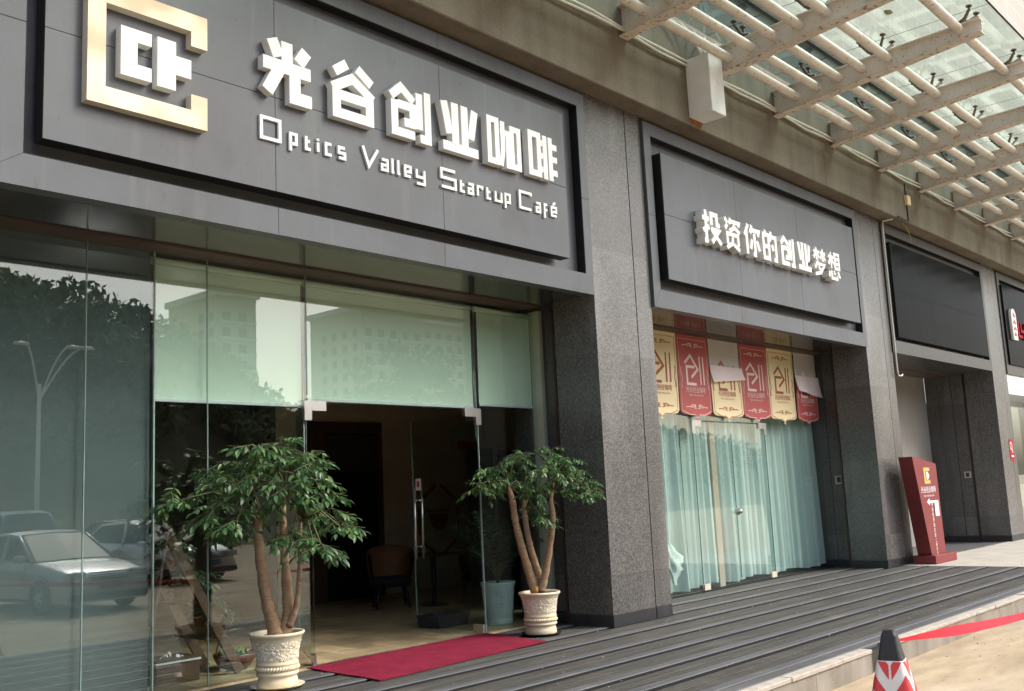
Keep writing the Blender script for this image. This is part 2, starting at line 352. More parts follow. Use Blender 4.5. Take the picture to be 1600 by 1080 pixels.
M_bark = mat('tan_bark', (0.22, 0.135, 0.072), 0.8, col2=(0.37, 0.25, 0.145), scale=9, stretch=(1, 1, 2.5), bump=0.5, bscale=40, bstretch=(1, 1, 2.0))
overlay(M_bark, (0.09, 0.055, 0.032), 30, 0.58, 0.70, 0.6, (1, 1, 2.2), detail=3); overlay(M_bark, (0.50, 0.42, 0.32), 9, 0.60, 0.75, 0.4)
M_sealwax = mat('orange_wound_seal', (0.55, 0.25, 0.04), 0.6, 0.2, 20)
M_twig = mat('green_twig', (0.09, 0.10, 0.04), 0.7, 0.2, 10)
M_leaf = leafmat('glossy_leaf', (0.024, 0.070, 0.028), (0.115, 0.235, 0.080), 0.34)
M_palm = leafmat('palm_leaf', (0.015, 0.04, 0.02), (0.05, 0.10, 0.05))
M_tape = mat('red_plastic_tape', (0.42, 0.014, 0.028), 0.55, 0.08, 3, spec=0.12)
M_rubber = mat('black_rubber', (0.022, 0.023, 0.027), 0.55, 0.2, 20, bump=0.3, bscale=60)
M_conewhite = mat('reflective_white_band', (0.72, 0.72, 0.70), 0.4, 0.08, 8)
M_conered = mat('reflective_red_band', (0.62, 0.045, 0.05), 0.4, 0.1, 8)
M_banred = mat('banner_red', (0.46, 0.088, 0.085), 0.6, 0.08, 1.5)
M_bancream = mat('banner_cream', (0.86, 0.74, 0.45), 0.6, 0.06, 1.5)
M_banpale = mat('banner_pale_print', (0.80, 0.66, 0.60), 0.6, 0.03, 3)
M_banbrown = mat('banner_brown_print', (0.36, 0.09, 0.05), 0.6, 0.05, 3)
M_paperback = mat('paper_back_grey', (0.56, 0.54, 0.52), 0.8, 0.06, 3)
M_paperpink = mat('paper_back_pink', (0.84, 0.74, 0.75), 0.8, 0.04, 3)
def curtain_mat():
    M = mat('sheer_teal_curtain', (0.76, 0.92, 0.90), 0.85, 0.06, 6, (1, 1, 0.1)); t = M.node_tree; N = t.nodes
    b = N['Principled BSDF']; tl = N.new('ShaderNodeBsdfTranslucent'); tl.inputs[0].default_value = (0.52, 0.74, 0.72, 1)
    tp = N.new('ShaderNodeBsdfTransparent'); m1 = N.new('ShaderNodeMixShader'); m1.inputs[0].default_value = 0.12
    m2 = N.new('ShaderNodeMixShader'); m2.inputs[0].default_value = 0.05
    t.links.new(b.outputs[0], m1.inputs[1]); t.links.new(tl.outputs[0], m1.inputs[2])
    t.links.new(m1.outputs[0], m2.inputs[1]); t.links.new(tp.outputs[0], m2.inputs[2]); t.links.new(m2.outputs[0], N['Material Output'].inputs[0])
    return M
M_curt = curtain_mat()

# ------------------------------------------------------------------ ground and deck (setting)
G = -0.22
tag(MB().add([(-500,-500,G),(600,-500,G),(600,400,G),(-500,400,G)], [(0,1,2,3)]).build('ground', M_pave), kind='structure')
def plank_deck():
    b = MB(); x0, x1 = -6.0, 17.6
    y = 4.02; k = 0
    steps = [4.12, 4.60, 5.04, 5.51, 5.99, 6.495, 6.98, 7.48]
    def extr(prof, mi):
        n = len(prof)
        if n == 2: b.add([(x0, *prof[0]), (x1, *prof[0]), (x1, *prof[1]), (x0, *prof[1])], [(0, 1, 2, 3)], mi); return
        vs = [(x0, p[0], p[1]) for p in prof]+[(x1, p[0], p[1]) for p in prof]
        b.add(vs, [(i, i+1, n+i+1, n+i) for i in range(n-1)]+[tuple(range(n)), tuple(range(2*n-1, n-1, -1))], mi)
    def ribbed(a, c, z):
        extr([(a, -0.05), (a, z-0.003)], 2); prof = [(a, z-0.003), (a+0.003, z)]; n = max(2, int((c-a)/0.030)); p = (c-a-0.008)/n  # board front painted black for the shade in the gap
        for i in range(n):
            u = a+0.004+i*p
            prof += [(u+p*0.55, z), (u+p*0.60, z-0.008), (u+p*0.97, z-0.008), (u+p, z)] if i < n-1 else []
        prof += [(c-0.004, z), (c, z-0.004), (c, -0.05)]
        extr(prof, 0)
    tops = steps[1:]+[7.985]
    extr([(4.0, -0.05), (4.0, -0.012), (4.01, -0.004), (4.115, -0.004), (4.118, -0.05)], 1)
    for s0, s1 in zip(steps, tops):
        w_ = s1-s0
        lip = min(0.098, w_*0.22)
        # smooth light lip, ribbed board, thin joint, ribbed board, wide dark gap
        extr([(s0, -0.05), (s0, -0.003)], 2); extr([(s0, -0.003), (s0+0.010, 0.004), (s0+lip, 0.004), (s0+lip+0.002, -0.05)], 1)  # lip front painted black for the shade inside the gap
        ribbed(s0+lip+0.003, s0+w_*0.47, 0.0)
        ribbed(s0+w_*0.47+0.022, s0+w_-0.075 if w_ > 0.4 else s1-0.01, -0.002)
    b.box(x0, x1, 4.0, 7.985, -0.20, -0.052, 2)
    return b.build('deck', [M_plank, M_lip, M_gap])
tag(plank_deck(), kind='structure')
kb = MB()
kb.box(-6.0, 9.02, 3.90, 3.995, G-0.1, -0.045, 0); kb.box(9.42, 60, 3.90, 3.995, G-0.1, -0.045, 0)
x = -6.0
while x < 60:
    L_ = random.uniform(0.45, 1.0)
    if x < 9.02 < x+L_: L_ = 9.02-x
    if 9.02 <= x < 9.415: L_ = 9.42-x
    else: kb.box(x, x+L_-0.006, 3.885+random.uniform(-.006, .006), 3.998, -0.043, -0.006+random.uniform(-.006, .004), 1, 0.006)
    x += L_
kb.box(9.025, 9.415, 3.915, 3.99, G-0.1, -0.03, 2)
tag(kb.build('kerb', [M_kerb, M_kcap, M_dark]), kind='structure')
pv = MB(); pv.box(17.605, 60, 4.0, 7.0, -0.3, 0.0, 0); pv.box(17.605, 60, 7.004, 8.6, -0.3, -0.004, 1)
tag(pv.build('paving', [M_paving, M_thresh]), kind='structure')
tag(MB().box(2.0, 9.9, 7.992, 13.6, -0.3, 0.004).box(9.902, 14.2, 8.7, 13.6, -0.3, 0.004).build('floor', M_tile), kind='structure')
tag(MB().box(10.44, 17.25, 7.986, 8.69, -0.3, -0.003).build('window_floor', M_gap), kind='structure')

# ------------------------------------------------------------------ the building
YF, YG = 6.92, 8.0
bld = thing('shop_building', 'grey granite and concrete shop building with glass fronts under a steel canopy', 'building', (9.85, 7.2, 0))
PIL = [(1.05, 2.30), (9.26, 10.44), (17.02, 18.18), (23.95, 25.0), (31.2, 32.3)]
for i, (a, c) in enumerate(PIL):
    b = MB(); g = a+(c-a)*0.715
    b.box(a, g-0.012, YF, 7.55, 0.13, 6.262, 0); b.box(g+0.012, c, YF+0.004, 7.55, 0.13, 6.262, 0)
    b.box(a+0.03, c-0.03, YF+0.03, 7.58, 0.0, 6.262, 1); b.box(a+(0.22 if i in (1, 2) else 0.03), c-0.03, 7.58, 8.42, 0.0, 6.262, 1)           # core seen in the grooves
    ar = a+(0.19 if i in (1, 2) else 0.0); b.box(ar, c, 7.60, 7.86, 0.13, 6.262, 0); b.box(ar+0.006, c-0.006, 7.872, 8.45, 0.13, 6.262, 0)
    p = b.build('granite_pillar', [M_granite, M_groove], bld)
    q_ = MB(); q_.box(a-0.004, g-0.012, YF-0.004, 7.552, 0.0, 0.128); q_.box(g+0.012, c+0.004, YF, 7.552, 0.0, 0.128)
    q_.box(ar-0.004, c+0.004, 7.598, 8.45, 0.0, 0.128)
    q_.build('plinth', M_plinth, p)
    if i in (1, 2, 3):
        MB().box(a-0.01, a+0.02, 7.56, 7.59, 0.0, 3.76).build('trim', M_groove, p)
# concrete beam with the wall above it
bm = MB(); bm.box(-8, 60, 6.643, 8.6, 6.262, 7.95, 0, 0.012)
bm.build('concrete_beam', M_conc, bld)
rs = MB(); rs.add([(11.22,6.640,6.30),(11.34,6.640,6.29),(11.36,6.640,6.36),(11.27,6.640,6.40),(11.2,6.640,6.37)], [(0,1,2,3,4)])
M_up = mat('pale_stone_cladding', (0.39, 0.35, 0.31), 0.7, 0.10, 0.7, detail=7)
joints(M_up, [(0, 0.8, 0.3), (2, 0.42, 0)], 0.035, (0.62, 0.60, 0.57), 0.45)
M_upd = mat('dark_upper_wall', (0.055, 0.06, 0.058), 0.7, 0.3, 1.2, (0.6, 1, 1), detail=8)  # one dark tone for the band above the beam
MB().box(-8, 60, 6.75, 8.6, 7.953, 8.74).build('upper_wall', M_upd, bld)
MB().box(-8, 60, 6.60, 8.6, 8.743, 24).build('upper_cladding', M_up, bld)
# sign frames, one per bay: ring of panel with a tray behind, its right and top walls black
FR = [(2.40, 9.215), (10.455, 16.99), (18.20, 23.92), (25.02, 31.18)]
for i, (a, c) in enumerate(FR):
    mw = 0.20 if i else 0.24; z0, z1, zi, zt = 3.76, 6.20, 3.995, 6.03
    il, ir = a+(0.36 if i == 0 else 0.16), c-0.14
    y0 = 6.88 if i < 2 else 6.90
    b = MB()
    # four mitred members, each with its own face and inner return
    b.prism([(a, z0), (c, z0), (ir+.0, zi), (il, zi)], y0, 7.02)
    b.prism([(a, z1), (il, zt), (ir, zt), (c, z1)], y0, 7.02)
    b.prism([(a, z0+.002), (il-.002, zi+.002), (il-.002, zt-.002), (a, z1-.002)], y0+0.001, 7.02)
    b.prism([(c, z0+.002), (c, z1-.002), (ir+.002, zt-.002), (ir+.002, zi+.002)], y0+0.001, 7.02)
    for xs in ([4.85, 6.80] if i == 0 else [12.65, 14.55] if i == 1 else []):
        b.box(xs, xs+0.006, y0-0.001, y0+.02, z0+.01, zi-.002, 1); b.box(xs, xs+0.006, y0-0.001, y0+.02, zt+.002, z1-.01, 1)
    b.box(a, il-.002, y0-0.001, y0+.02, 4.955, 4.961, 1)
    b.box(ir+.002, c, y0-0.001, y0+.02, 4.90, 4.906, 1)
    fr = b.build('sign_frame', [M_acp if i < 2 else M_granited, M_seam], bld)
    t_ = MB(); t_.box(il, ir, 7.0, 7.018, zi, zt, 0)
    t_.box(ir-0.003, ir-0.001, y0+.004, 6.998, zi+.004, zt-.004, 1); t_.box(il+.002, ir-.006, y0+.004, 6.998, zt-.004, zt-.001, 1)
    t_.build('tray', [M_acp if i < 2 else M_black, M_black], fr)
    s_ = MB(); s_.box(a, c, 6.96 if i < 3 else 6.96, 7.74, 3.772, 3.80)
    s_.build('soffit', M_soffit if i < 2 else M_granited, bld)
    MB().box(a, c, 7.742, 8.02, 3.755, 3.82).build('lintel', M_brown, bld)
    MB().box(a, c, 7.03, 8.4, 3.83, 6.26).build('infill_wall', M_black, bld)

# --- bay 1 shop front
JT = [2.40, 3.742, 4.343, 4.856, 5.945, 8.325, 9.44]
def pane(x0, x1, z0, z1, y=YG, m_=None, name='glass_pane', label=None, parent=None):
    p = MB().box(x0+0.004, x1-0.004, y-0.006, y+0.006, z0, z1).build(name, m_ or M_gl, parent or bld, label=label)
    return p
for k in range(4): pane(JT[k], JT[k+1], 0.012, 3.80, m_=M_gl if k > 1 else M_glfilm, label='glass pane of the storefront left of the door' if k > 1 else 'dusty reflecting glass pane at the left end')
pane(JT[4], JT[5], 2.49, 3.80, label='transom glass over the open door'); pane(JT[5], JT[6], 0.012, 3.80)
for x_, hw, y1, z0 in ((JT[1], .003, .007, .012), (JT[3], .003, .007, .012), (JT[2], .006, .02, .012), (JT[4], .004, .008, 2.57), (JT[5], .004, .008, 0.0)):
    MB().box(x_-hw, x_+hw, YG-0.0095, YG+y1, z0, 2.32 if x_ == JT[5] else 3.80).build('glass_seal', M_edge, bld)
MB().box(9.39, 9.448, 7.90, 8.06, 0.0, 3.75).build('window_jamb', mat('pale_green_jamb', (0.50, 0.56, 0.45), 0.5, 0.06, 3), bld)
MB().box(2.40, 4.335, 8.06, 8.10, 0.0, 3.80).build('backing_board', M_board, bld, label='grey green board fixed behind the left panes')
MB().box(5.96, 8.31, 7.975, 8.025, 0.004, 0.010).build('door_threshold', M_stainless, bld)
def fitting(x0, z0, flip, par):
    b = MB()   # L-shaped patch: long arm along the transom, short arm down the side pane
    s_ = -1 if flip else 1
    P = [(0, -0.17), (0.085, -0.17), (0.085, -0.075), (0.26, -0.075), (0.26, 0.02), (0, 0.02)]
    P = [(x0+s_*u, z0+v) for u, v in P]
    if flip: P = P[::-1]
    b.prism(P, YG-0.022, YG+0.022)
    return b.build('patch_fitting', M_stainless, par)
fitting(5.90, 2.49, False, bld); fitting(8.37, 2.49, True, bld)
def door_leaf(hx, fx, fy, label, handle):
    hy = YG; d = Vector((fx-hx, fy-hy, 0)); L_ = d.length; d.normalize(); n = Vector((-d.y, d.x, 0))
    def P(u, v, z): return (hx+d.x*u+n.x*v, hy+d.y*u+n.y*v, z)
    def obox(b, u0, u1, v0, v1, z0, z1, mi=0):
        vs = [P(u0,v0,z0),P(u1,v0,z0),P(u1,v1,z0),P(u0,v1,z0),P(u0,v0,z1),P(u1,v0,z1),P(u1,v1,z1),P(u0,v1,z1)]
        return b.add(vs, [(0,3,2,1),(4,5,6,7),(0,1,5,4),(1,2,6,5),(2,3,7,6),(3,0,4,7)], mi)
    lf = obox(MB(), 0.0, L_, -0.006, 0.006, 0.02, 2.46).build('door_leaf', M_gldoor, bld, label=label)
    [obox(MB(), 0.0, 0.16, -0.018, 0.018, za, zc).build('patch_fitting', M_stainless, lf) for za, zc in ((0.012, 0.10), (2.38, 2.47))]
    obox(MB(), L_, L_+0.006, -0.007, 0.007, 0.02, 2.46).build('glass_edge', M_edge, lf)
    if handle:
        for s_ in (-1, 1):
            b = MB(); v = 0.055*s_
            b.tube([P(L_-0.09, v, 0.80), P(L_-0.09, v, 1.66)], 0.016, 12)
            for z in (0.95, 1.50): b.tube([P(L_-0.09, 0.006*s_, z), P(L_-0.09, v, z)], 0.012, 10)
            b.build('pull_handle', M_stainless, lf)
        st = obox(MB(), L_-0.16, L_-0.06, 0.0065, 0.009, 1.62, 1.76).build('door_sticker', M_letter, lf)
        t2 = obox(obox(obox(MB(), L_-0.135, L_-0.085, 0.0092, 0.0100, 1.66, 1.73), L_-.125, L_-.118, 0.0101, .0106, 1.67, 1.72), L_-.105, L_-.098, 0.0101, .0106, 1.67, 1.72)
        t2.build('sticker_mark', M_conered, st)
    return lf
door_leaf(5.985, 6.56, 9.02, 'left glass door leaf swung inward and seen edge on', False)
door_leaf(8.30, 8.40, 9.20, 'right glass door leaf swung inward with a tall pull handle', True)

# --- interior room behind bay 1
rm = MB(); rm.box(9.0, 17.9, 12.9, 13.05, 0, 3.9, 0); rm.box(13.6, 13.75, 8.12, 12.9, 0, 3.9, 0)
rm.build('interior_wall', M_inwall, bld)
MB().box(4.2, 18.2, 8.06, 13.05, 3.83, 3.93).build('interior_ceiling', M_ceil, bld)
dk = MB(); dk.box(4.336, 8.998, 12.9, 13.05, 0, 3.9, 0); dk.box(4.20, 4.334, 8.12, 13.05, 0, 3.9, 0); dk.build('interior_wall', mat('shaded_brown_wall', (0.05, 0.042, 0.034), 0.8, 0.2, 2), bld, label='part of the back wall left of the doorway, its shade put into a dark brown colour')  # same wall, colour darkened to stand for its unlit side
dr = MB(); dr.box(9.85, 10.93, 12.86, 12.895, 0.0, 2.62); dr.build('doorway_dark_sheet', M_black, bld, label='black sheet standing for the dark doorway in the back wall of the cafe')  # flat black sheet paints the darkness of the doorway
df = MB(); df.box(9.55, 9.845, 12.80, 12.895, 0.0, 2.80); df.box(10.935, 11.02, 12.80, 12.895, 0, 2.8); df.box(9.845, 10.935, 12.80, 12.895, 2.623, 2.80)
df.build('door_casing', M_wood, bld)
tr = MB(); tr.box(9.86, 10.92, 12.852, 12.858, 2.0, 2.60); tr.build('fanlight', mat('dim_fanlight', (0.05, 0.048, 0.042), 0.5, 0.2, 3), bld)
em = MB(); ec = (12.35, 1.15)
for k in range(6):
    a0, a1 = R(90+60*k), R(90+60*(k+1)); r_ = 0.50
    em.stroke([(ec[0]+r_*math.cos(a0+.13), ec[1]+r_*1.2*math.sin(a0+.13)), (ec[0]+r_*math.cos(a1-.13), ec[1]+r_*1.2*math.sin(a1-.13))], 0.05, 12.885, 12.897)
em.prism([(ec[0]-.24, ec[1]+.10), (ec[0]-.17, ec[1]-.10), (ec[0]-.08, ec[1]-.18), (ec[0]+.08, ec[1]-.18), (ec[0]+.17, ec[1]-.10), (ec[0]+.24, ec[1]+.10)], 12.885, 12.897)
em.stroke([(ec[0]-.28, ec[1]+.16), (ec[0]+.28, ec[1]+.16)], .035, 12.885, 12.897)
tag(em.build('wall_emblem', mat('orange_wall_paint', (0.33, 0.085, 0.03), 0.8, 0.1, 4)), 'orange cup emblem in a hexagon on the wall behind the open glass door', 'wall emblem')
po = thing('poster', 'white poster with a red stripe pinned high on the cafe wall', 'poster', (13.0, 12.88, 2.6))
MB().box(12.75, 13.75-.2, 12.87, 12.895, 2.25, 2.85).build('sheet', mat('white_poster_paper', (0.5, 0.5, 0.48), 0.7, 0.05, 3), po)
MB().box(12.85, 13.35, 12.865, 12.869, 2.38, 2.52).build('stripe', M_conered, po)

# --- bay 2 window
J2 = [10.442, 12.93, 14.04, 15.135, 17.20]
for k in (0, 3): pane(J2[k], J2[k+1], 0.012, 3.78, label='side pane beside the closed glass door')
pane(J2[1], J2[3], 2.49, 3.78)
for k in (1, 2):
    d_ = pane(J2[k], J2[k+1], 0.03, 2.47, m_=M_gl, name='door_leaf', label='closed glass door leaf in front of the teal curtain')
    xh = J2[1] if k == 1 else J2[3]
    s_ = 1 if k == 1 else -1
    MB().box(min(xh, xh+s_*.16), max(xh, xh+s_*.16), YG-0.018, YG+0.018, 0.012, 0.095).build('patch_fitting', M_goldside, d_)
fitting(12.89, 2.47, False, bld); fitting(15.175, 2.47, True, bld)
lk = MB(); lk.lathe([(0.0, 0), (0.055, 0), (0.055, 0.03), (0.03, 0.045), (0.03, 0.08), (0.0, 0.085)], n=24, cap0=False)
lk.v = [(14.04+v[0], YG-0.008-v[2], 1.10+v[1]) for v in lk.v]
lk.build('door_lock', M_stainless, bld)
for xx in (12.93, 14.04, 15.135): MB().box(xx-.004, xx+.004, YG-.008, YG+.008, 0.10, 2.30).build('glass_seal', M_edge, bld)
MB().box(10.46, 17.22, 8.62, 8.68, 0, 3.82).build('interior_wall', M_inwall, bld, label='partition wall behind the teal curtain')
MB().box(12.74, 12.92, 8.36, 8.6, 0.0, 3.8).build('interior_post', mat('beige_post', (0.5, 0.42, 0.33), 0.7, 0.05, 2), bld)

# --- bay 3 recess and bay 4 front
MB().box(18.185, 23.945, 8.455, 8.6, 0, 3.9).build('plaster_wall', M_plaster, bld, label='pale grey plaster wall at the back of the recess')
MB().box(18.2, 23.94, 8.025, 8.45, 3.77, 3.82).build('recess_ceiling', M_acp, bld)
b4 = MB(); b4.box(25.02, 31.18, 6.93, 8.4, 3.30, 3.756); b4.build('white_fascia', M_white, bld)
pane(25.02, 31.18, 0.02, 3.29, y=7.6, label='dark glass front at the far right')
MB().box(25.02, 31.18, 9.0, 9.1, 0, 3.29).build('interior_wall', M_black, bld)
def plate(x, y, z, label, right):
    o = thing('switch_plate', label, 'switch', (x, y, z))
    MB().box(x-0.014, x-0.001, y-0.075, y+0.075, z-0.075, z+0.075, 0, 0.003).build('cover', mat('steel_plate', (0.42, 0.40, 0.36), 0.4, 0.1, 9), o)
    MB().box(x-0.020, x-0.0145, y-0.035, y+0.035, z-0.045, z+0.045).build('button', M_dark, o)
plate(17.21, 7.72, 1.51, 'square steel switch plate on the pillar return right of the teal curtain', 1)
plate(23.95, 7.70, 1.49, 'square steel switch plate in the recess behind the red signboard', 1)
rsg = thing('hydrant_notice', 'small red notice with a white figure stuck on the far pillar', 'notice', (24.66, 6.91, 2.0))
MB().box(24.52, 24.80, 6.912, 6.919, 1.76, 2.24).build('board', M_tape, rsg)
b = MB(); b.stroke([(24.62+.07*math.cos(a), 2.09+.08*math.sin(a)) for a in [R(20*k) for k in range(19)]], .025, 6.905, 6.911); b.stroke([(24.66, 2.03), (24.70, 1.94)], .03, 6.904, 6.9105); b.box(24.58, 24.74, 6.905, 6.911, 1.84, 1.88)
b.build('pictogram', M_letter, rsg)

# ------------------------------------------------------------------ lettering
BIG = {
 'guang': ([[(.20,.99),(.33,.70)], [(.5,1.0),(.5,.50)], [(.90,.95),(.74,.70)], [(.03,.55),(.98,.55)], [(.38,.55),(.11,.06)], [(.66,.55),(.66,.07),(1.0,.07)]], .105),
 'gu': ([[(.38,1.0),(.10,.80)], [(.62,.98),(.95,.76)], [(.05,.50),(.50,.76),(.98,.48)], [(.14,.40),(.14,.06),(.90,.06),(.90,.40),(.14,.40)]], .085),
 'chuang': ([[(.02,.72),(.27,.94),(.58,.72)], [(.10,.66),(.10,.06),(.60,.06)], [(.19,.60),(.56,.60),(.56,.28),(.34,.28)], [(.73,.93),(.73,.22)], [(.95,1.0),(.95,.05),(.74,.05)]], .078),
 'ye': ([[(.06,.98),(.20,.34)], [(.36,1.0),(.36,.15)], [(.63,1.0),(.63,.15)], [(.93,.97),(.80,.36)], [(.02,.09),(1.0,.09)]], .088),
 'ka': ([[(.07,.95),(.07,.07),(.30,.07),(.30,.95),(.07,.95)], [(.40,.74),(.63,.74),(.63,.06),(.56,.06)], [(.48,.98),(.48,.36),(.40,.02)], [(.76,.88),(.76,.07),(.97,.07),(.97,.88),(.76,.88)]], .060),
 'fei': ([[(.07,.95),(.07,.09),(.36,.09),(.36,.95),(.07,.95)], [(.57,.99),(.57,.02)], [(.76,.99),(.76,.02)], [(.44,.80),(.53,.80)], [(.44,.52),(.53,.52)], [(.44,.22),(.53,.22)], [(.80,.80),(1.0,.80)], [(.80,.52),(1.0,.52)], [(.80,.22),(1.0,.22)]], .062),
 'tou': ([[(.18,1),(.18,.04),(.06,.04)], [(.0,.74),(.36,.74)], [(.02,.34),(.36,.50)], [(.50,.58),(.50,.92),(.80,.92),(.80,.62),(.96,.62)], [(.46,.44),(.90,.44),(.48,.03)], [(.54,.40),(1,.03)]], .058),
 'zi': ([[(.04,.96),(.20,.82)], [(.04,.62),(.20,.76)], [(.42,1),(.32,.80)], [(.40,.90),(.96,.90),(.90,.78)], [(.64,.84),(.58,.68),(.32,.58)], [(.64,.74),(.98,.58)], [(.18,.14),(.18,.48),(.86,.48),(.86,.14)], [(.52,.40),(.50,.20),(.12,.02)], [(.58,.16),(.94,.02)]], .052),
 'ni': ([[(.30,1),(.04,.60)], [(.18,.76),(.18,0)], [(.55,1),(.42,.72)], [(.50,.84),(1,.84),(.93,.68)], [(.70,.74),(.70,.04),(.56,.04)], [(.54,.52),(.42,.20)], [(.86,.52),(1,.20)]], .058),
 'de': ([[(.22,1),(.17,.88)], [(.05,.84),(.05,.05),(.42,.05),(.42,.84),(.05,.84)], [(.08,.45),(.40,.45)], [(.64,1),(.53,.66)], [(.58,.82),(.95,.82),(.95,.05),(.76,.05)], [(.66,.54),(.78,.36)]], .056),
 'meng': ([[(.02,.84),(.46,.84)], [(.24,1),(.24,.54)], [(.20,.80),(.02,.60)], [(.28,.80),(.45,.64)], [(.54,.84),(.98,.84)], [(.76,1),(.76,.54)], [(.72,.80),(.56,.62)], [(.80,.80),(.98,.60)], [(.40,.52),(.10,.24)], [(.34,.42),(.88,.42),(.56,.10),(.10,.02)], [(.40,.32),(.56,.20)]], .046),
 'xiang': ([[(.02,.82),(.46,.82)], [(.24,1),(.24,.40)], [(.20,.78),(.02,.52)], [(.28,.74),(.45,.58)], [(.57,.97),(.57,.43),(.94,.43),(.94,.97),(.57,.97)], [(.60,.79),(.92,.79)], [(.60,.61),(.92,.61)], [(.10,.28),(.04,.06)], [(.26,.32),(.26,.03),(.72,.03),(.74,.16)], [(.48,.32),(.56,.18)], [(.84,.32),(.97,.10)]], .044)}
def glyph(key, x0, x1, z0, z1, yf, yb, parent, wk=1.0, mats=None):
    strokes, wd = BIG[key]; b = MB()
    for i, st in enumerate(strokes):
        b.stroke([(x0+(x1-x0)*u, z0+(z1-z0)*v) for u, v in st], wd*wk, yf+0.0012*i, yb-0.0005*i)
    o = b.build('letter', mats or [M_letter, M_lside], parent)
    if not mats:
        for p in o.data.polygons: p.material_index = 0 if abs(p.normal.y) > 0.9 else 1
    return o

# sign 1
sg1 = thing('shop_sign', 'wide grey fascia sign with gold bracket emblem and large white characters over the open door', 'sign', (5.8, 6.9, 4.95))
PX0, PX1, PZ0, PZ1, PY = 2.855, 8.69, 4.105, 5.80, 6.80
b = MB(); cols = [PX0, 4.775, 6.73, PX1]; rows = [PZ0, 4.925, PZ1]
for i in range(3):
    for j in range(2):
        b.box(cols[i]+(.003 if i else 0), cols[i+1]-(.003 if i < 2 else 0), PY, PY+0.012, rows[j]+(.003 if j else 0), rows[j+1]-(.003 if j == 0 else 0))
b.box(PX0, PX1, PY+0.0125, PY+0.145, PZ0, PZ1, 1)
b.build('panel', [M_acp, M_black], sg1)
br = MB(); br.box(PX0+.3, PX1-.3, PY+.146, 7.0, 4.3, 4.4); br.box(PX0+.3, PX1-.3, PY+.146, 7.0, 5.5, 5.6); br.build('mounting_rail', M_black, sg1)
LF = 6.715
g_ = MB()
g_.prism([(3.120, 4.432), (4.083, 4.432), (4.083, 4.698), (3.943, 4.698), (3.943, 4.569), (3.256, 4.569), (3.256, 5.216), (3.943, 5.216), (3.943, 5.095), (4.083, 5.095), (4.083, 5.364), (3.120, 5.364)], LF, PY-0.002)
o = g_.build('bracket_emblem', [M_gold, M_goldside], sg1)
for p in o.data.polygons: p.material_index = 0 if abs(p.normal.y) > 0.9 else 1
for poly in ([(3.370, 5.080), (3.613, 5.080), (3.613, 4.980), (3.500, 4.980), (3.500, 4.806), (3.613, 4.806), (3.613, 4.698), (3.370, 4.698)],
             [(3.660, 5.082), (3.813, 5.082), (3.813, 4.972), (3.943, 4.972), (3.943, 4.818), (3.813, 4.818), (3.813, 4.688), (3.660, 4.688)]):
    o = MB().prism(poly, LF, PY-0.002).build('emblem_core', [M_letter, M_lside], sg1)
    for p in o.data.polygons: p.material_index = 0 if abs(p.normal.y) > 0.9 else 1
for key, a, c in (('guang', 4.59, 5.10), ('gu', 5.30, 5.80), ('chuang', 6.00, 6.505), ('ye', 6.67, 7.175), ('ka', 7.31, 7.825), ('fei', 7.96, 8.455)):
    glyph(key, a, c, 4.90, 5.41, LF, PY-0.002, sg1, 1.08)
LAT = {'O': [[(0,0),(0,1),(1,1),(1,0),(0,0)]], 'V': [[(0,1),(.38,0),(1,.98)]], 'S': [[(1,1),(0,1),(0,.52),(1,.52),(1,0),(0,0)]], 'C': [[(1,.86),(1,1),(0,1),(0,0),(1,0)]],
 'p': [[(0,-.55),(0,1),(1,1),(1,.12),(.1,.12)]], 't': [[(.25,1.15),(.25,0),(1,0)], [(.36,.72),(.9,.72)]], 'i': [[(.5,.85),(.5,0)], [(.5,1.22),(.5,1.05)]], 'c': [[(1,1),(0,1),(0,0),(1,0)]],
 's': [[(1,1),(0,1),(0,.5),(1,.5),(1,0),(0,0)]], 'a': [[(.0,1),(1,1),(1,0),(0,0),(0,.5),(.9,.5)]], 'l': [[(.15,1.35),(.15,0),(.95,0)]], 'e': [[(1,.02),(0,.02),(0,1),(1,1),(1,.48),(.1,.48)]],
 'y': [[(0,1),(0,.25),(.9,.25)], [(1,1),(1,-.42),(0,-.42)]], 'r': [[(0,0),(0,1),(1,1),(1,.75)]], 'u': [[(0,1),(0,0),(1,0),(1,1)]], 'f': [[(1.15,1.08),(.25,1.08),(.25,-.5)], [(.40,.45),(1.15,.45)]],
 '\u00e9': [[(1,.02),(0,.02),(0,1),(1,1),(1,.48),(.1,.48)], [(.35,1.25),(.85,1.6)]]}
XS = [4.608,4.82, 4.900,4.985,5.046,5.134,5.185,5.216,5.274,5.359,5.416,5.509,5.690,5.897,5.917,6.011,6.041,6.090,6.113,6.165,6.204,6.297,6.350,6.478,6.680,6.901,6.931,7.028,7.058,7.148,7.193,7.285,7.316,7.410,7.457,7.575,7.610,7.704,7.840,8.049,8.108,8.198,8.233,8.311,8.365,8.473]
for k, ch in enumerate('OpticsValleyStartupCaf\u00e9'):
    a, c = XS[2*k], XS[2*k+1]; cap = ch in 'OVSC'
    wd = 0.029 if cap else 0.026
    z0, hh = (4.532+wd/2-.01, 0.178) if cap else (4.535+wd/2-.01, 0.098)
    a2, c2 = a+wd*.5, max(c-wd*.5, a+wd*.5+.004)
    b = MB()
    for i, st in enumerate(LAT[ch]): b.stroke([(a2+(c2-a2)*u, z0+hh*v) for u, v in st], wd, PY-0.024+.0008*i, PY-0.002)
    b.build('letter', M_letter, sg1)

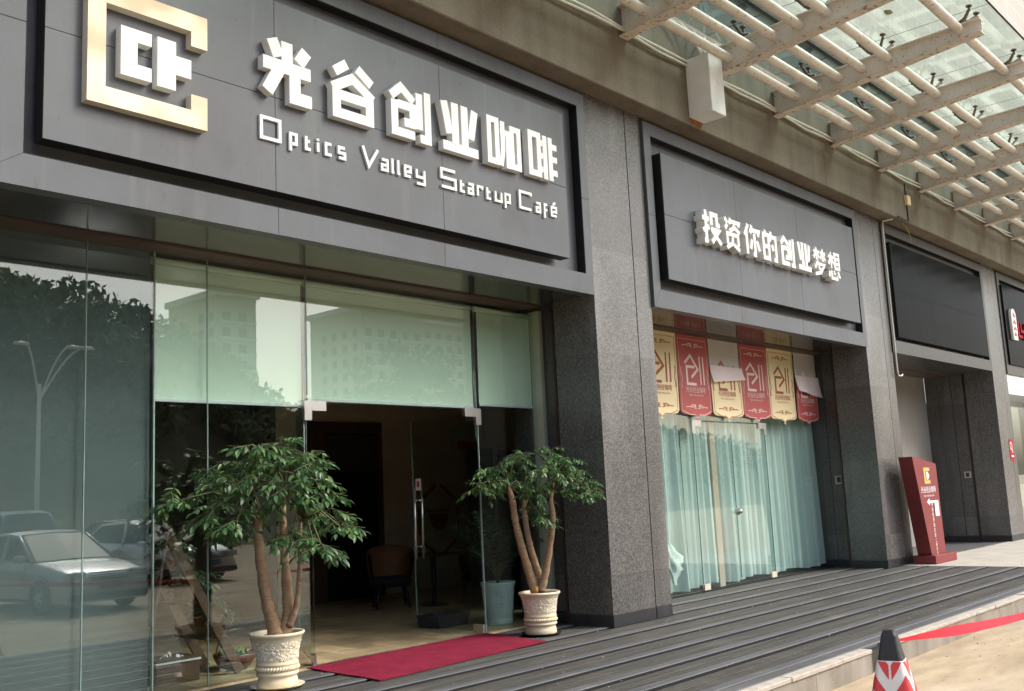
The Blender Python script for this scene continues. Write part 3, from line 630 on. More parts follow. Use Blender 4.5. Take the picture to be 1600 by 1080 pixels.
# sign 2
sg2 = thing('shop_sign', 'narrower grey fascia sign with one row of white characters over the curtained window', 'sign', (13.6, 6.9, 4.95))
QX0, QX1 = 10.70, 16.60
b = MB(); cols = [QX0, 12.575, 14.47, QX1]; rows = [4.13, 4.98, 5.80]
for i in range(3):
    for j in range(2):
        b.box(cols[i]+(.003 if i else 0), cols[i+1]-(.003 if i < 2 else 0), PY, PY+0.012, rows[j]+(.003 if j else 0), rows[j+1]-(.003 if j == 0 else 0))
b.box(QX0, QX1, PY+0.0125, PY+0.145, 4.13, 5.80, 1)
b.build('panel', [M_acp, M_black], sg2)
br = MB(); br.box(QX0+.3, QX1-.3, PY+.146, 7.0, 4.3, 4.4); br.box(QX0+.3, QX1-.3, PY+.146, 7.0, 5.5, 5.6); br.build('mounting_rail', M_black, sg2)
for key, a, c in (('tou', 11.40, 11.87), ('zi', 11.97, 12.40), ('ni', 12.50, 12.945), ('de', 13.05, 13.47), ('chuang', 13.60, 14.03), ('ye', 14.155, 14.59), ('meng', 14.69, 15.14), ('xiang', 15.22, 15.66)):
    glyph(key, a, c, 4.715, 5.155, 6.665, PY-0.002, sg2, 0.9 if key in ('chuang', 'ye') else 1.15)

# sign 3 and 4
sg3 = thing('blank_sign', 'empty glossy black fascia panel over the recess behind the red signboard', 'sign', (21, 6.9, 4.95))
b = MB(); cols = [18.42, 20.3, 21.9, 23.62]
for i in range(3):
    b.box(cols[i]+.002, cols[i+1]-.002, 6.86, 6.875, 4.06, 4.93); b.box(cols[i]+.002, cols[i+1]-.002, 6.86, 6.875, 4.934, 5.86)
b.box(18.42, 23.62, 6.8755, 6.99, 4.06, 5.86, 1); b.build('panel', [M_blackgl, M_black], sg3)
sg4 = thing('shop_sign', 'black glossy fascia sign with a white plate and red lettering at the far right edge', 'sign', (28, 6.9, 4.95))
b = MB(); b.box(25.2, 31.0, 6.86, 6.99, 4.0, 5.90); b.build('panel', M_blackgl, sg4)
pl = MB(); P = [(25.50,4.60),(25.84,4.60),(25.86,5.05)]+[(25.67+.19*math.cos(R(a)), 5.17+.19*math.sin(R(a))) for a in range(0, 181, 20)]+[(25.48,5.05)]
pl.prism(P, 6.80, 6.858); pe = pl.build('logo_plate', M_letter, sg4)
b = MB()
for zz, wd in ((4.70, .10), (4.84, .12), (5.0, .10)): b.stroke([(25.58, zz), (25.66, zz+.06), (25.76, zz)], .035, 6.79, 6.799)
b.stroke([(25.60, 5.16), (25.67, 5.24), (25.74, 5.16)], .03, 6.79, 6.799)
b.build('logo_mark', M_conered, pe)
for k in range(6):
    b = MB(); x0 = 25.98+k*0.62
    b.stroke([(x0, 5.08), (x0, 4.72), (x0+.26, 4.72)], .07, 6.80, 6.858); b.stroke([(x0+.22, 5.06), (x0+.22, 4.86), (x0+.46, 4.86), (x0+.46, 4.70)], .07, 6.802, 6.858)
    b.build('letter', M_tape, sg4)

# ------------------------------------------------------------------ text through the built-in font
def text_mesh(body, size):
    cu = bpy.data.curves.new('txt', 'FONT'); cu.body = body; cu.size = size; cu.align_x = 'CENTER'; cu.resolution_u = 2
    o = bpy.data.objects.new('txt', cu); COL.objects.link(o)
    dg = bpy.context.evaluated_depsgraph_get(); dg.update()
    me = bpy.data.meshes.new_from_object(o.evaluated_get(dg))
    V = [(v.co.x, v.co.y) for v in me.vertices]; F = [tuple(p.vertices) for p in me.polygons]
    bpy.data.objects.remove(o); bpy.data.curves.remove(cu); bpy.data.meshes.remove(me)
    return V, F
def add_text(b, body, size, cx, z, y, sx=1.0, mi=0, shear=0):
    V, F = text_mesh(body, size)
    b.add([(cx+v[0]*sx+v[1]*shear, y, z+v[1]) for v in V], F, mi)
CAFE = '\u5149\u8c37\u521b\u4e1a\u5496\u5561'

# ------------------------------------------------------------------ banners
def banner(k, x0, x1, red, flap):
    nm = ['leftmost cream paper banner cut off by the granite pillar', 'left red paper banner with a pale logo, unfolded', 'cream paper banner with its top folded over, between two red banners', 'middle red paper banner with a pale logo, between two cream banners', 'unfolded cream paper banner second from the right of the window', 'right end red paper banner with its top folded over'][k]
    o = thing('paper_banner', nm, 'banner', ((x0+x1)/2, 7.95, 2.5), group='paper banners hung along the window head')
    y = 7.945-0.004*(k % 2); zt, zs, zb = 3.755, 2.62, 2.53; cx = (x0+x1)/2; wd = x1-x0
    def out(s):  # scalloped lower end
        h = wd/2*s; P = [(cx-h, zs)]
        for t in np.linspace(0, 1, 7): P.append((cx-h+h*0.18*t, zs-0.05*math.sin(t*math.pi/2)*s))
        for t in np.linspace(0, 1, 9): P.append((cx-h*0.82+h*0.60*t, zs-0.05*s-0.008+0.008*math.cos(t*math.pi)))
        P.append((cx-h*0.10, zs-0.085*s)); P.append((cx, zs-0.145*s))
        Q = [(2*cx-p[0], p[1]) for p in P[:-1]][::-1]
        return P+Q
    top = zt if not flap else zt-0.44
    low = out(1.0)
    def yy(u, z):   # slight warp of the sheet
        return y-0.012*math.sin((z-zb)*1.7+k)-0.006*math.sin((u-cx)/wd*5+k*2)
    b = MB(); base = MB()
    # sheet as vertical strips so it can curl
    nst = 16; nz = 10
    vs = []; fs = []
    lx = [p[0] for p in low]; lz = [p[1] for p in low]
    def zlow(u): return float(np.interp(u, lx, lz))
    us = np.unique(np.concatenate([np.linspace(x0, x1, nst+1), [cx-.01, cx, cx+.01, cx-wd*.05, cx+wd*.05]]))
    for u in us:
        zl = zlow(u)
        for j in range(nz+1):
            z = top+(zl-top)*j/nz; vs.append((u, yy(u, z), z))
    nn = nz+1
    for i in range(len(us)-1):
        for j in range(nz): fs.append((i*nn+j, i*nn+j+1, (i+1)*nn+j+1, (i+1)*nn+j))
    b.add(vs, fs, 0, True)
    o_ = b.build('sheet', M_banred if red else M_bancream, o)
    pm = M_banpale if red else M_banbrown
    def prt(name, build):
        bb = MB(); build(bb)
        bb.v = [(v[0], yy(v[0], v[2])-0.004+v[1], v[2]) for v in bb.v]
        bb.build(name, pm, o_)
    f = 0.0 if not flap else -0.06
    def line(bb, pts, wd_):
        # subdivide so that the print follows the sheet
        P2 = []
        for i in range(len(pts)-1):
            n = max(1, int(math.hypot(pts[i+1][0]-pts[i][0], pts[i+1][1]-pts[i][1])/0.08))
            for t in range(n): P2.append((pts[i][0]+(pts[i+1][0]-pts[i][0])*t/n, pts[i][1]+(pts[i+1][1]-pts[i][1])*t/n))
        P2.append(pts[-1]); bb.stroke(P2, wd_, 0.0, 0.002)
    def logo(bb):
        lz_ = 3.235+f*.6; q_ = .72
        line(bb, [(cx-.26, lz_+.13*q_), (cx-.10, lz_+.30*q_), (cx+.09, lz_+.02*q_), (cx-.10, lz_-.16*q_)], .042)
        line(bb, [(cx+.0, lz_+.06*q_), (cx-.22, lz_+.06*q_), (cx-.22, lz_-.30*q_), (cx+.03, lz_-.30*q_)], .042)
        line(bb, [(cx+.16, lz_+.30*q_), (cx+.16, lz_-.30*q_)], .034); line(bb, [(cx+.26, lz_+.30*q_), (cx+.26, lz_-.30*q_)], .034)
    prt('logo', logo)
    def words(bb):
        add_text(bb, CAFE, .098, cx, 2.90+f*.3, 0.0, 0.95); add_text(bb, 'Optics Valley Startup Caf\u00e9', .04, cx, 2.845+f*.3, 0.0, 0.98)
    prt('wording', words)
    def orn(bb):
        e = wd/2-0.045
        line(bb, [(cx-e, top-.06 if not flap else top), (cx-e, zs+.0)], .006); line(bb, [(cx+e, top-.06 if not flap else top), (cx+e, zs+.0)], .006)
        if not flap: line(bb, [(cx-e, top-.06), (cx+e, top-.06)], .006)
        line(bb, [(cx-e, zs), (cx-e*.55, zs-.055), (cx-e*.2, zs-.055), (cx, zs-.105), (cx+e*.2, zs-.055), (cx+e*.55, zs-.055), (cx+e, zs)], .010)
        for zc in ([2.675] if flap else [2.675, 3.60]):
            for s_ in (-1, 1):
                line(bb, [(cx+s_*.30, zc+.0), (cx+s_*.18, zc+.006), (cx+s_*.12, zc+.035), (cx+s_*.05, zc+.03), (cx+s_*.08, zc-.012), (cx+s_*.02, zc-.02)], .012)
                line(bb, [(cx+s_*.17, zc-.012), (cx+s_*.10, zc+.01), (cx+s_*.03, zc+.012)], .010)
        for s_ in (-1, 1):
            pts = [(cx+s_*(e-.035+.014*math.sin(t*1.2)), 2.95+.04*t) for t in range(9)]
            line(bb, pts, .012)
    prt('ornament', orn)
    if flap:
        MB().box(x0+.01, x1-.01, y+.004, y+.008, top-.02, zt).build('backing_paper', M_paperback, o)
        vs = []; nv = 8
        for j in range(nv+1):
            t = j/nv; z = top+.03-.27*t; yo = y-0.016-0.045*t*t
            for i in range(9):
                u = x0-.01+(wd+.03)*i/8
                vs.append((u+.02*t, yo-.015*math.sin(i*.9), z-(.10*(i/8) if k == 5 else -.01*i)*t))
        MB().add(vs, [(j*9+i, j*9+i+1, (j+1)*9+i+1, (j+1)*9+i) for j in range(nv) for i in range(8)], 0, True).build('folded_flap', M_paperpink, o)
    return o
bx = [11.60, 12.53, 13.44, 14.40, 15.32, 16.28, 17.15]
for k in range(6): banner(k, bx[k]+.012, bx[k+1]-.012, k % 2 == 1, k in (2, 5))

# ------------------------------------------------------------------ curtains
def curtain(x0, x1, label, seed, bunch=False):
    rng = random.Random(seed); n = int((x1-x0)/0.018); nz = 14
    ph = 0; xs = []; am = []
    for i in range(n+1):
        xs.append(x0+(x1-x0)*i/n); ph += rng.uniform(.16, .72); am.append((math.sin(ph)+.38*math.sin(2.7*ph+seed)+.15*math.sin(5.3*ph))*(.62+.28*math.sin(i*.05+seed)))
    vs = []; fs = []
    for j in range(nz+1):
        t = j/nz; z = 3.72-(3.72-0.05)*t
        for i in range(n+1):
            a = 0.055+0.055*t; u = xs[i]
            xx = u+0.02*math.sin(t*2.0+i*.11)*t
            if bunch:   # lower end pulled up and gathered to the left
                k = max(0, (t-.72)/.28); xx = u+(x0+.10+.38*(u-x0)-u)*k*max(0, 1-(u-x0)/1.6)*.8
            else: k = 0
            vs.append((xx, 8.20+am[i]*a+.03*k*math.sin(i*.4), z+.02*math.sin(i*.09+seed)*t))
    m_ = n+1
    fs = [(j*m_+i, j*m_+i+1, (j+1)*m_+i+1, (j+1)*m_+i) for j in range(nz) for i in range(n)]
    o = MB().add(vs, fs, 0, True).build('curtain', M_curt)
    return tag(o, label, 'curtain', 'sheer curtains behind the banner window')
curtain(10.95, 12.80, 'pale teal sheer curtain left of the bare post, its lower corner gathered up', 3, True)
curtain(12.90, 15.02, 'pale teal sheer curtain right of the bare post behind the glass door', 5)
curtain(15.02, 17.16, 'pale teal sheer curtain at the right end of the banner window', 9)
bl = MB(); rng = random.Random(4)   # gathered bundle of curtain
cv = []; nu, nv_ = 34, 18
for j in range(nv_):
    for i in range(nu):
        a = 2*math.pi*i/nu; t = j/(nv_-1); r_ = (0.05+0.13*math.sin(min(1, t*1.15)*math.pi))*(1+.38*math.sin(a*5+t*6)+.30*math.sin(a*8-t*9)+rng.uniform(-.22, .22))
        cv.append((12.22+r_*math.cos(a)*1.1+.10*t, 8.10+r_*.3*math.sin(a), 0.72-0.58*t))
bl.add(cv, [(j*nu+i, j*nu+(i+1) % nu, (j+1)*nu+(i+1) % nu, (j+1)*nu+i) for j in range(nv_-1) for i in range(nu)], 0, True)
tag(bl.build('curtain_bundle', M_curt), 'crumpled bundle of teal curtain at the lower left of the banner window', 'curtain')

# ------------------------------------------------------------------ roller blinds
for x0, x1, zb, lab in ((4.372, 5.925, 2.45, 'pale green roller blind over the panes left of the door'), (5.985, 8.33, 2.515, 'widest pale green roller blind above the open door'), (8.43, 9.375, 2.55, 'narrow pale green roller blind right of the door')):
    o = thing('roller_blind', lab, 'blind', ((x0+x1)/2, 8.07, 3.75), group='roller blinds behind the cafe glass')
    b = MB(); n = 24; vs = []
    for z, yy in ((3.66, 8.05), (3.3, 8.052), (2.9, 8.054), (zb+.03, 8.056)): vs += [(x0+(x1-x0)*i/n, yy+.003*math.sin(i*.7+z), z) for i in range(n+1)]
    b.add(vs, [(j*(n+1)+i, j*(n+1)+i+1, (j+1)*(n+1)+i+1, (j+1)*(n+1)+i) for j in range(3) for i in range(n)], 0, True); b.build('fabric', M_blind, o)
    MB().box(x0, x1, 8.045, 8.065, zb, zb+.03, 0, .004).build('bottom_rail', M_rail, o)
    MB().tube([(x0-.02, 8.085, 3.70), (x1+.02, 8.085, 3.70)], 0.035, 14).build('roller', M_blind, o)
    if x0 < 8: MB().tube([(x1+.012, 8.05, 3.68), (x1+.016, 8.05, 2.2 if x0 > 5 else 1.1), (x1+.03, 8.05, 2.15 if x0 > 5 else 1.04), (x1+.04, 8.05, 2.3), (x1+.03, 8.05, 3.68)], 0.005, 6).build('bead_chain', M_chain, o)

# ------------------------------------------------------------------ canopy
cy = thing('glass_canopy', 'cream steel and glass canopy projecting from the concrete beam above the shops', 'canopy', (20, 6.6, 7.2))
SL = 0.0945
def zb(y): return 7.02+SL*(6.643-y)
BXS = [9.80+1.985*k for k in range(-3, 13)]
YE = 3.60
for xb in BXS:
    b = MB(); h = 0.40
    def hh(y): return 0.40-0.20*(6.642-y)/(6.642-YE)      # the beam tapers outwards
    def slab(xa, xc, d0, d1, mi, y0=YE):
        q0, q1 = [(lambda y, d=d: zb(y)+(d if d < .1 else hh(y)+d-h)) for d in (d0, d1)]
        vs = [(xa,6.642,q0(6.642)),(xc,6.642,q0(6.642)),(xc,y0,q0(y0)),(xa,y0,q0(y0)),(xa,6.642,q1(6.642)),(xc,6.642,q1(6.642)),(xc,y0,q1(y0)),(xa,y0,q1(y0))]
        b.add(vs, [(0,1,2,3),(4,7,6,5),(0,4,5,1),(1,5,6,2),(2,6,7,3),(3,7,4,0)], mi)
    slab(xb-.085, xb+.085, 0, .014, 1); slab(xb-.007, xb+.007, .014, h-.014, 0); slab(xb-.085, xb+.085, h-.014, h, 0)
    b.build('canopy_beam', [M_steel, M_rusty], cy)
for y in (6.28, 5.935, 5.595, 5.245, 4.87, 3.88):
    MB().tube([(BXS[0]-1, y, zb(y)+.19-.03*(y < 4)), (BXS[-1]+1, y, zb(y)+.19-.03*(y < 4))], 0.064, 16).build('canopy_tube', M_steel, cy)
def gz(y): return 7.685+0.004*(y-5)
for k in range(len(BXS)-1):
    for y0, y1 in ((6.60, 5.717), (5.703, 3.47)):
        x0, x1 = BXS[k]+.006, BXS[k+1]-.006
        vs = [(x0,y0,gz(y0)),(x1,y0,gz(y0)),(x1,y1,gz(y1)),(x0,y1,gz(y1)),(x0,y0,gz(y0)+.012),(x1,y0,gz(y0)+.012),(x1,y1,gz(y1)+.012),(x0,y1,gz(y1)+.012)]
        MB().add(vs, [(0,1,2,3),(4,7,6,5),(0,4,5,1),(1,5,6,2),(2,6,7,3),(3,7,4,0)]).build('glass_pane', M_glc2 if y0 > 6 else M_glc, cy)
sm = MB()
for xb in BXS[1:]:
    vs = [(xb-.006,6.6,gz(6.6)),(xb+.006,6.6,gz(6.6)),(xb+.006,3.47,gz(3.47)),(xb-.006,3.47,gz(3.47))]; sm.add([(v[0], v[1], v[2]-.003) for v in vs], [(0,1,2,3)])
for y, wy in ((5.71, .03), (3.475, .014)):
    sm.add([(BXS[0], y-wy, gz(y)-.004), (BXS[-1], y-wy, gz(y)-.004), (BXS[-1], y+wy, gz(y)-.004), (BXS[0], y+wy, gz(y)-.004)], [(0,1,2,3)])
sm.build('glass_joint', M_seam, cy)
for xb in BXS[1:]:
    for y, arms in ((5.98, ((-.12, .13), (.12, .13))), (5.02, ((-.17, -.17), (.17, -.17), (-.17, .17), (.17, .17))), (3.86, ((-.15, -.17), (.15, -.17)))):
        b = MB(); z0 = zb(y)+0.40-0.20*(6.642-y)/(6.642-YE)
        b.tube([(xb, y, z0), (xb, y, z0+.06)], .034, 10)
        for dx, dy in arms:
            e = (xb+dx, y+dy, gz(y+dy)-.05)
            b.tube([(xb, y, z0+.05), (xb+dx*.5, y+dy*.5, z0+.055), e], [.028, .024, .019], 8)
            b.tube([(e[0], e[1], e[2]-.03), (e[0], e[1], gz(e[1])-.014)], .016, 8); b.tube([(e[0], e[1], gz(e[1])-.020), (e[0], e[1], gz(e[1])-.004)], .042, 12)
        b.build('spider_fitting', M_spider, cy)

for x_, y_, lab in ((13.05, 4.55, 'curled yellow leaf on the nearer canopy glass pane'), (14.7, 4.6, 'small yellow leaf on the canopy glass pane beyond the second full beam')):
    b = MB(); z_ = gz(y_)+.016
    b.add([(x_-.11, y_, z_), (x_-.04, y_-.05, z_+.012), (x_+.06, y_-.045, z_+.004), (x_+.12, y_+.01, z_+.02), (x_+.05, y_+.05, z_+.004), (x_-.05, y_+.045, z_+.015), (x_, y_, z_)], [(6,0,1),(6,1,2),(6,2,3),(6,3,4),(6,4,5),(6,5,0)], 0, True)
    tag(b.build('fallen_leaf', mat('yellow_dead_leaf', (0.55, 0.30, 0.04), 0.7, 0.2, 9)), lab, 'leaf')
# box on the beam with its conduits; pipes and cables
bx_ = thing('junction_box', 'tall white box fixed to the concrete beam under the canopy', 'box', (11.4, 6.64, 6.36))
MB().box(11.22, 11.575, 6.285, 6.641, 6.365, 7.17, 0, 0.006).build('casing', M_white, bx_)
for k in range(6):
    a = k/5.0; x0 = 11.27+.05*k
    MB().tube([(x0, 6.42+.03*(k % 3), 7.17), (x0-.03, 6.45, 7.30), (x0-.22+.10*k, 6.50, 7.46+.03*math.sin(k)), (10.75+.30*k, 6.56, 7.60), (10.5+.42*k, 6.62, 7.63)], .019, 8).build('conduit', M_pipe, bx_)
st_ = MB()
for k in range(9):
    x0 = 11.22+.035*k+random.uniform(-.01, .01); h_ = random.uniform(.04, .10); st_.add([(x0, 6.6405, 6.355), (x0+.04, 6.6405, 6.36), (x0+.035, 6.6405, 6.36-h_), (x0+.01, 6.6405, 6.36-h_*.8)], [(0,1,2,3)])
st_.build('rust_stain', M_rust, bx_)
cn = thing('wall_conduit', 'pair of cream conduits running along the concrete beam below the canopy', 'pipe', (16, 6.6, 7.1))
for z in (7.075, 7.125):
    pts = [(7.0+.7*k, 6.60+.012*math.sin(k*1.3), z+.018*math.sin(k*2.1+z*40)) for k in range(40)]
    MB().tube(pts, .017, 8).build('conduit', M_pipe, cn)
dp = thing('drain_pipe', 'thin cream pipe down the corner of the middle pillar ending in a crook', 'pipe', (18.2, 6.88, 3.3))
MB().tube([(18.30, 6.70, 6.24), (18.22, 6.86, 6.22), (18.215, 6.875, 6.1), (18.21, 6.875, 3.42), (18.23, 6.87, 3.33), (18.34, 6.86, 3.33), (18.40, 6.86, 3.36)], .015, 10).build('pipe', M_pipe, dp)
MB().tube([(18.285, 6.60, 6.25), (18.42, 6.63, 6.30), (18.62, 6.63, 6.28), (18.9, 6.63, 6.28), (18.9, 6.63, 7.02)], .014, 8).build('cable', M_dark, dp)
MB().box(18.82, 18.99, 6.58, 6.641, 6.60, 6.78, 0, .006).build('cable_box', M_bancream, dp)
yt = MB(); yt.tube([(18.75, 6.7, 6.25), (18.95, 6.68, 6.14), (19.12, 6.72, 6.10), (19.2, 6.72, 5.95)], .008, 6)
tag(yt.build('loose_cord', mat('yellow_cord', (0.35, 0.28, 0.06), 0.6, 0.1, 9)), 'short yellowish cord dangling from the beam over the black panel', 'cord')

gt = MB(); rng = random.Random(77)
for k in range(420):
    if k < 260: x_, y_, z_ = rng.uniform(5.5, 17.4), rng.uniform(4.2, 7.8), .003; sz = rng.uniform(.003, .011)
    else: x_, y_, z_ = rng.uniform(6.5, 20), rng.uniform(1.5, 3.85), G+.002; sz = rng.uniform(.004, .016)
    if any(a-.05 < x_ < c+.05 and y_ > 6.8 for a, c in PIL): continue
    a_ = rng.uniform(0, 6.28); P = [(x_+sz*rng.uniform(.5, 1.2)*math.cos(a_+q*1.57), y_+sz*rng.uniform(.5, 1.2)*math.sin(a_+q*1.57)) for q in range(4)]
    gt.add([(p[0], p[1], z_) for p in P]+[(x_, y_, z_+sz*.7)], [(0,1,4),(1,2,4),(2,3,4),(3,0,4)], rng.choice((0, 0, 1)))
tag(gt.build('grit', [mat('pale_grit', (0.42, 0.39, 0.34), 0.9, 0.3, 30), mat('dark_grit', (0.06, 0.05, 0.04), 0.9, 0.3, 30)]), 'scattered grit and crumbs on the deck and the pavement', 'grit', kind='stuff')
# ------------------------------------------------------------------ carpet
cp = MB(); P4 = [(5.86, 7.96), (5.76, 6.80), (8.10, 6.93), (8.30, 7.985)]; nx, ny = 36, 14; vs = []
for j in range(ny+1):
    for i in range(nx+1):
        u, v = i/nx, j/ny
        p = (Vector(P4[1])*(1-u)+Vector(P4[2])*u)*(1-v)+(Vector(P4[0])*(1-u)+Vector(P4[3])*u)*v
        vs.append((p.x, p.y, 0.013+.004*math.sin(u*9+v*4)*math.sin(v*5+1)))
m_ = nx+1; cp.add(vs, [(j*m_+i, j*m_+i+1, (j+1)*m_+i+1, (j+1)*m_+i) for j in range(ny) for i in range(nx)], 0, True)
rim = [vs[i] for i in range(m_)]+[vs[j*m_+nx] for j in range(1, ny+1)]+[vs[ny*m_+i] for i in range(nx-1, -1, -1)]+[vs[j*m_] for j in range(ny-1, 0, -1)]
cp.add(rim+[(p[0], p[1], 0.004) for p in rim], [(i, i+len(rim), (i+1) % len(rim)+len(rim), (i+1) % len(rim)) for i in range(len(rim))])
tag(cp.build('door_mat', M_red), 'long crimson carpet laid across the deck at the open door', 'carpet')

# ------------------------------------------------------------------ potted trees
POT = [(0.165,0.0),(0.172,0.012),(0.168,0.05),(0.160,0.075),(0.163,0.09),(0.176,0.098),(0.178,0.112),(0.170,0.120),(0.172,0.135),(0.178,0.150),(0.172,0.165),(0.168,0.172),(0.176,0.180),(0.178,0.192),(0.172,0.200),(0.172,0.215),(0.180,0.30),(0.194,0.36),(0.208,0.395),(0.220,0.412),(0.228,0.420),(0.229,0.436),(0.222,0.442),(0.212,0.438),(0.204,0.42),(0.200,0.40)]
def make_pot(parent, cx, cy, cz, material, name='pot', s=1.0):
    b = MB(); b.lathe([(r*s, z*s) for r, z in POT], (cx, cy, cz), 56)
    o = b.build(name, material, parent)
    # rope moulding and raised scroll pattern, part of the same glaze
    r_ = MB()
    for k in range(44):
        a = 2*math.pi*k/44; a2 = a+.13
        r_.tube([(cx+.172*s*math.cos(a), cy+.172*s*math.sin(a), cz+.132*s), (cx+.182*s*math.cos((a+a2)/2), cy+.182*s*math.sin((a+a2)/2), cz+.150*s), (cx+.172*s*math.cos(a2), cy+.172*s*math.sin(a2), cz+.168*s)], .007*s, 6)
    r_.build('rope_band', material, o)
    f_ = MB(); rng = random.Random(11)
    for k in range(300):
        a = rng.uniform(0, 2*math.pi); z = rng.uniform(.228, .368); rr = np.interp(z, [p[1] for p in POT[15:19]], [p[0] for p in POT[15:19]])+.0005
        pts = []; t0 = rng.uniform(0, 6.28); cw = rng.choice((-1, 1)); r0 = rng.uniform(.007, .014)
        for q in range(7):
            t = t0+cw*q*.75; ra = r0*(1-q*.09); pts.append((cx+rr*s*math.cos(a+ra*math.cos(t)/rr), cy+rr*s*math.sin(a+ra*math.cos(t)/rr), cz+(z+ra*math.sin(t))*s))
        f_.tube(pts, .0036*s, 5)
    f_.build('scroll_relief', mat('pale_relief_glaze', (0.80, 0.76, 0.64), 0.5, 0.05, 9) if material is M_cream else material, o)
    return o
def leaf_cloud(centres, n_per, L_, seed, droop=0.75, wratio=0.40):
    """sprays of drooping pointed leaflets; centres = list of (pos, radius)"""
    rng = np.random.RandomState(seed); V = []; F = []; tw = []
    for c, r_ in centres:
        c = np.array(c)
        for t in range(n_per):
            d = rng.normal(size=3); d /= np.linalg.norm(d); d[2] = d[2]*.75+.12
            base = c+d*r_*rng.uniform(.35, .7); out = d.copy(); out[2] *= .25; out /= (np.linalg.norm(out)+1e-6)
            ln = rng.uniform(.14, .24)*L_/.1
            tip = base+out*ln+np.array([0, 0, -ln*.28]); tw.append((c, base, tip))
            m_ = rng.randint(7, 11)
            for k in range(m_):
                s_ = (k+.8)/m_; p = base+(tip-base)*s_+np.array([0, 0, -.03*s_*s_])
                side = np.cross(out, [0, 0, 1]); side /= (np.linalg.norm(side)+1e-6)
                sg = 1 if k % 2 else -1
                ld = out*rng.uniform(.25, .7)+side*sg*rng.uniform(.35, .9)+np.array([0, 0, -rng.uniform(.25, 1.0)*droop*1.3])
                if k == m_-1: ld = out+np.array([0, 0, -.6])
                ld /= np.linalg.norm(ld); l = L_*rng.uniform(.7, 1.25); wv = np.cross(ld, [rng.normal()*.3, rng.normal()*.3, 1]); wv /= (np.linalg.norm(wv)+1e-6); up = np.cross(wv, ld)
                if up[2] < 0: up = -up
                h = l*wratio*.5*rng.uniform(.85, 1.1); i0 = len(V)
                V += [p, p+ld*l*.38+wv*h+up*l*.05, p+ld*l*.42+up*l*-.01, p+ld*l*.38-wv*h+up*l*.05, p+ld*l*.72+wv*h*.72+up*l*.0, p+ld*l*.75-up*l*.05, p+ld*l*.72-wv*h*.72, p+ld*l-up*l*.14]
                F += [(i0,i0+2,i0+1),(i0,i0+3,i0+2),(i0+1,i0+2,i0+5,i0+4),(i0+2,i0+3,i0+6,i0+5),(i0+4,i0+5,i0+7),(i0+5,i0+6,i0+7)]
    return V, F, tw
def potted_tree(base, label, trunks, crown, seed, leafL, ppm, saucer=True, seal_wax=False):
    """trunk and crown offsets are metres: (right along the picture, depth, up)"""
    o = thing('potted_tree', label, 'potted tree', base, group='potted trees on the deck')
    B = Vector(base); ax = Vector((0.67, -0.742, 0)).normalized(); ay = Vector((0.742, 0.67, 0)).normalized()
    def W(p): return B+ax*p[0]+ay*p[1]+Vector((0, 0, p[2]))
    pt = make_pot(o, B.x, B.y, B.z+(.012 if saucer else 0), M_cream)
    MB().lathe([(0.0, .392), (.20, .395)], (B.x, B.y, B.z+.012), 40, cap0=False).build('soil', M_soil, pt)
    if saucer: MB().lathe([(.0, .002), (.20, .002), (.222, .02), (.226, .024), (.215, .018), (.19, .010), (0, .010)], (B.x, B.y, B.z), 40, cap0=False).build('saucer', M_cream if not seal_wax else M_dark, o)
    ch = MB(); rng = random.Random(seed)
    for k in range(90):
        a = rng.uniform(0, 6.28); r_ = rng.uniform(.03, .19); p = Vector((B.x+r_*math.cos(a), B.y+r_*math.sin(a), B.z+.412)); d = Vector((rng.uniform(-1, 1), rng.uniform(-1, 1), rng.uniform(-.2, .5))).normalized()*.02
        ch.tube([p-d, p+d], [.004, .009], 5)
    ch.build('bark_chips', mat('bark_chips', (0.05, 0.025, 0.014), 0.9, 0.6, 30), pt)
    for pts, rs in trunks:
        P = [W(p) for p in pts]
        # smooth by subdividing and adding knots
        PP = []; RR = []
        for i in range(len(P)-1):
            for t in range(5):
                u = t/5; a = P[max(i-1, 0)]; b_ = P[i]; c = P[i+1]; d = P[min(i+2, len(P)-1)]
                q = 0.5*((2*b_)+(c-a)*u+(2*a-5*b_+4*c-d)*u*u+(3*b_-a-3*c+d)*u**3)
                PP.append(q); RR.append((rs[i]*(1-u)+rs[i+1]*u)*(1+.07*math.sin(len(PP)*2.3)+.04*rng.uniform(-1, 1)))
        PP.append(P[-1]); RR.append(rs[-1])
        MB().tube(PP, RR, 14).build('trunk', M_bark, o)
    if seal_wax:
        MB().lathe([(.0, -.05), (.026, -.035), (.032, 0), (.022, .04), (0, .055)], tuple(W((-.03, -.036, .47))), 14, cap0=False).build('wound_seal', M_sealwax, o)
    cs = [(tuple(W(c[:3])), c[3]) for c in crown]
    V, F, tw = leaf_cloud(cs, 9 if seed == 21 else 11, leafL, seed)
    MB().add(V, F, 0, True).build('foliage', M_leaf, o)
    b = MB(); tops = [W(t[0][-1]) for t in trunks]
    for c, r_ in cs:
        c = Vector(c); n = min(tops, key=lambda t: (t-c).length); b.tube([n-Vector((0, 0, .12)), (n+c)/2+Vector((0, 0, .05)), c], [.014, .010, .006], 6)
    for c, s_, e in tw: b.tube([Vector(c), Vector(s_), Vector(e)], [.005, .004, .002], 4, caps=False)
    b.build('twigs', M_twig, o)
    return o
def crown_from(list_, depth_seed, sc_):
    rng = random.Random(depth_seed); out = []
    for dx, dz, r_ in list_:
        out.append((dx, rng.uniform(-.42, .30), dz, r_)); 
    return out
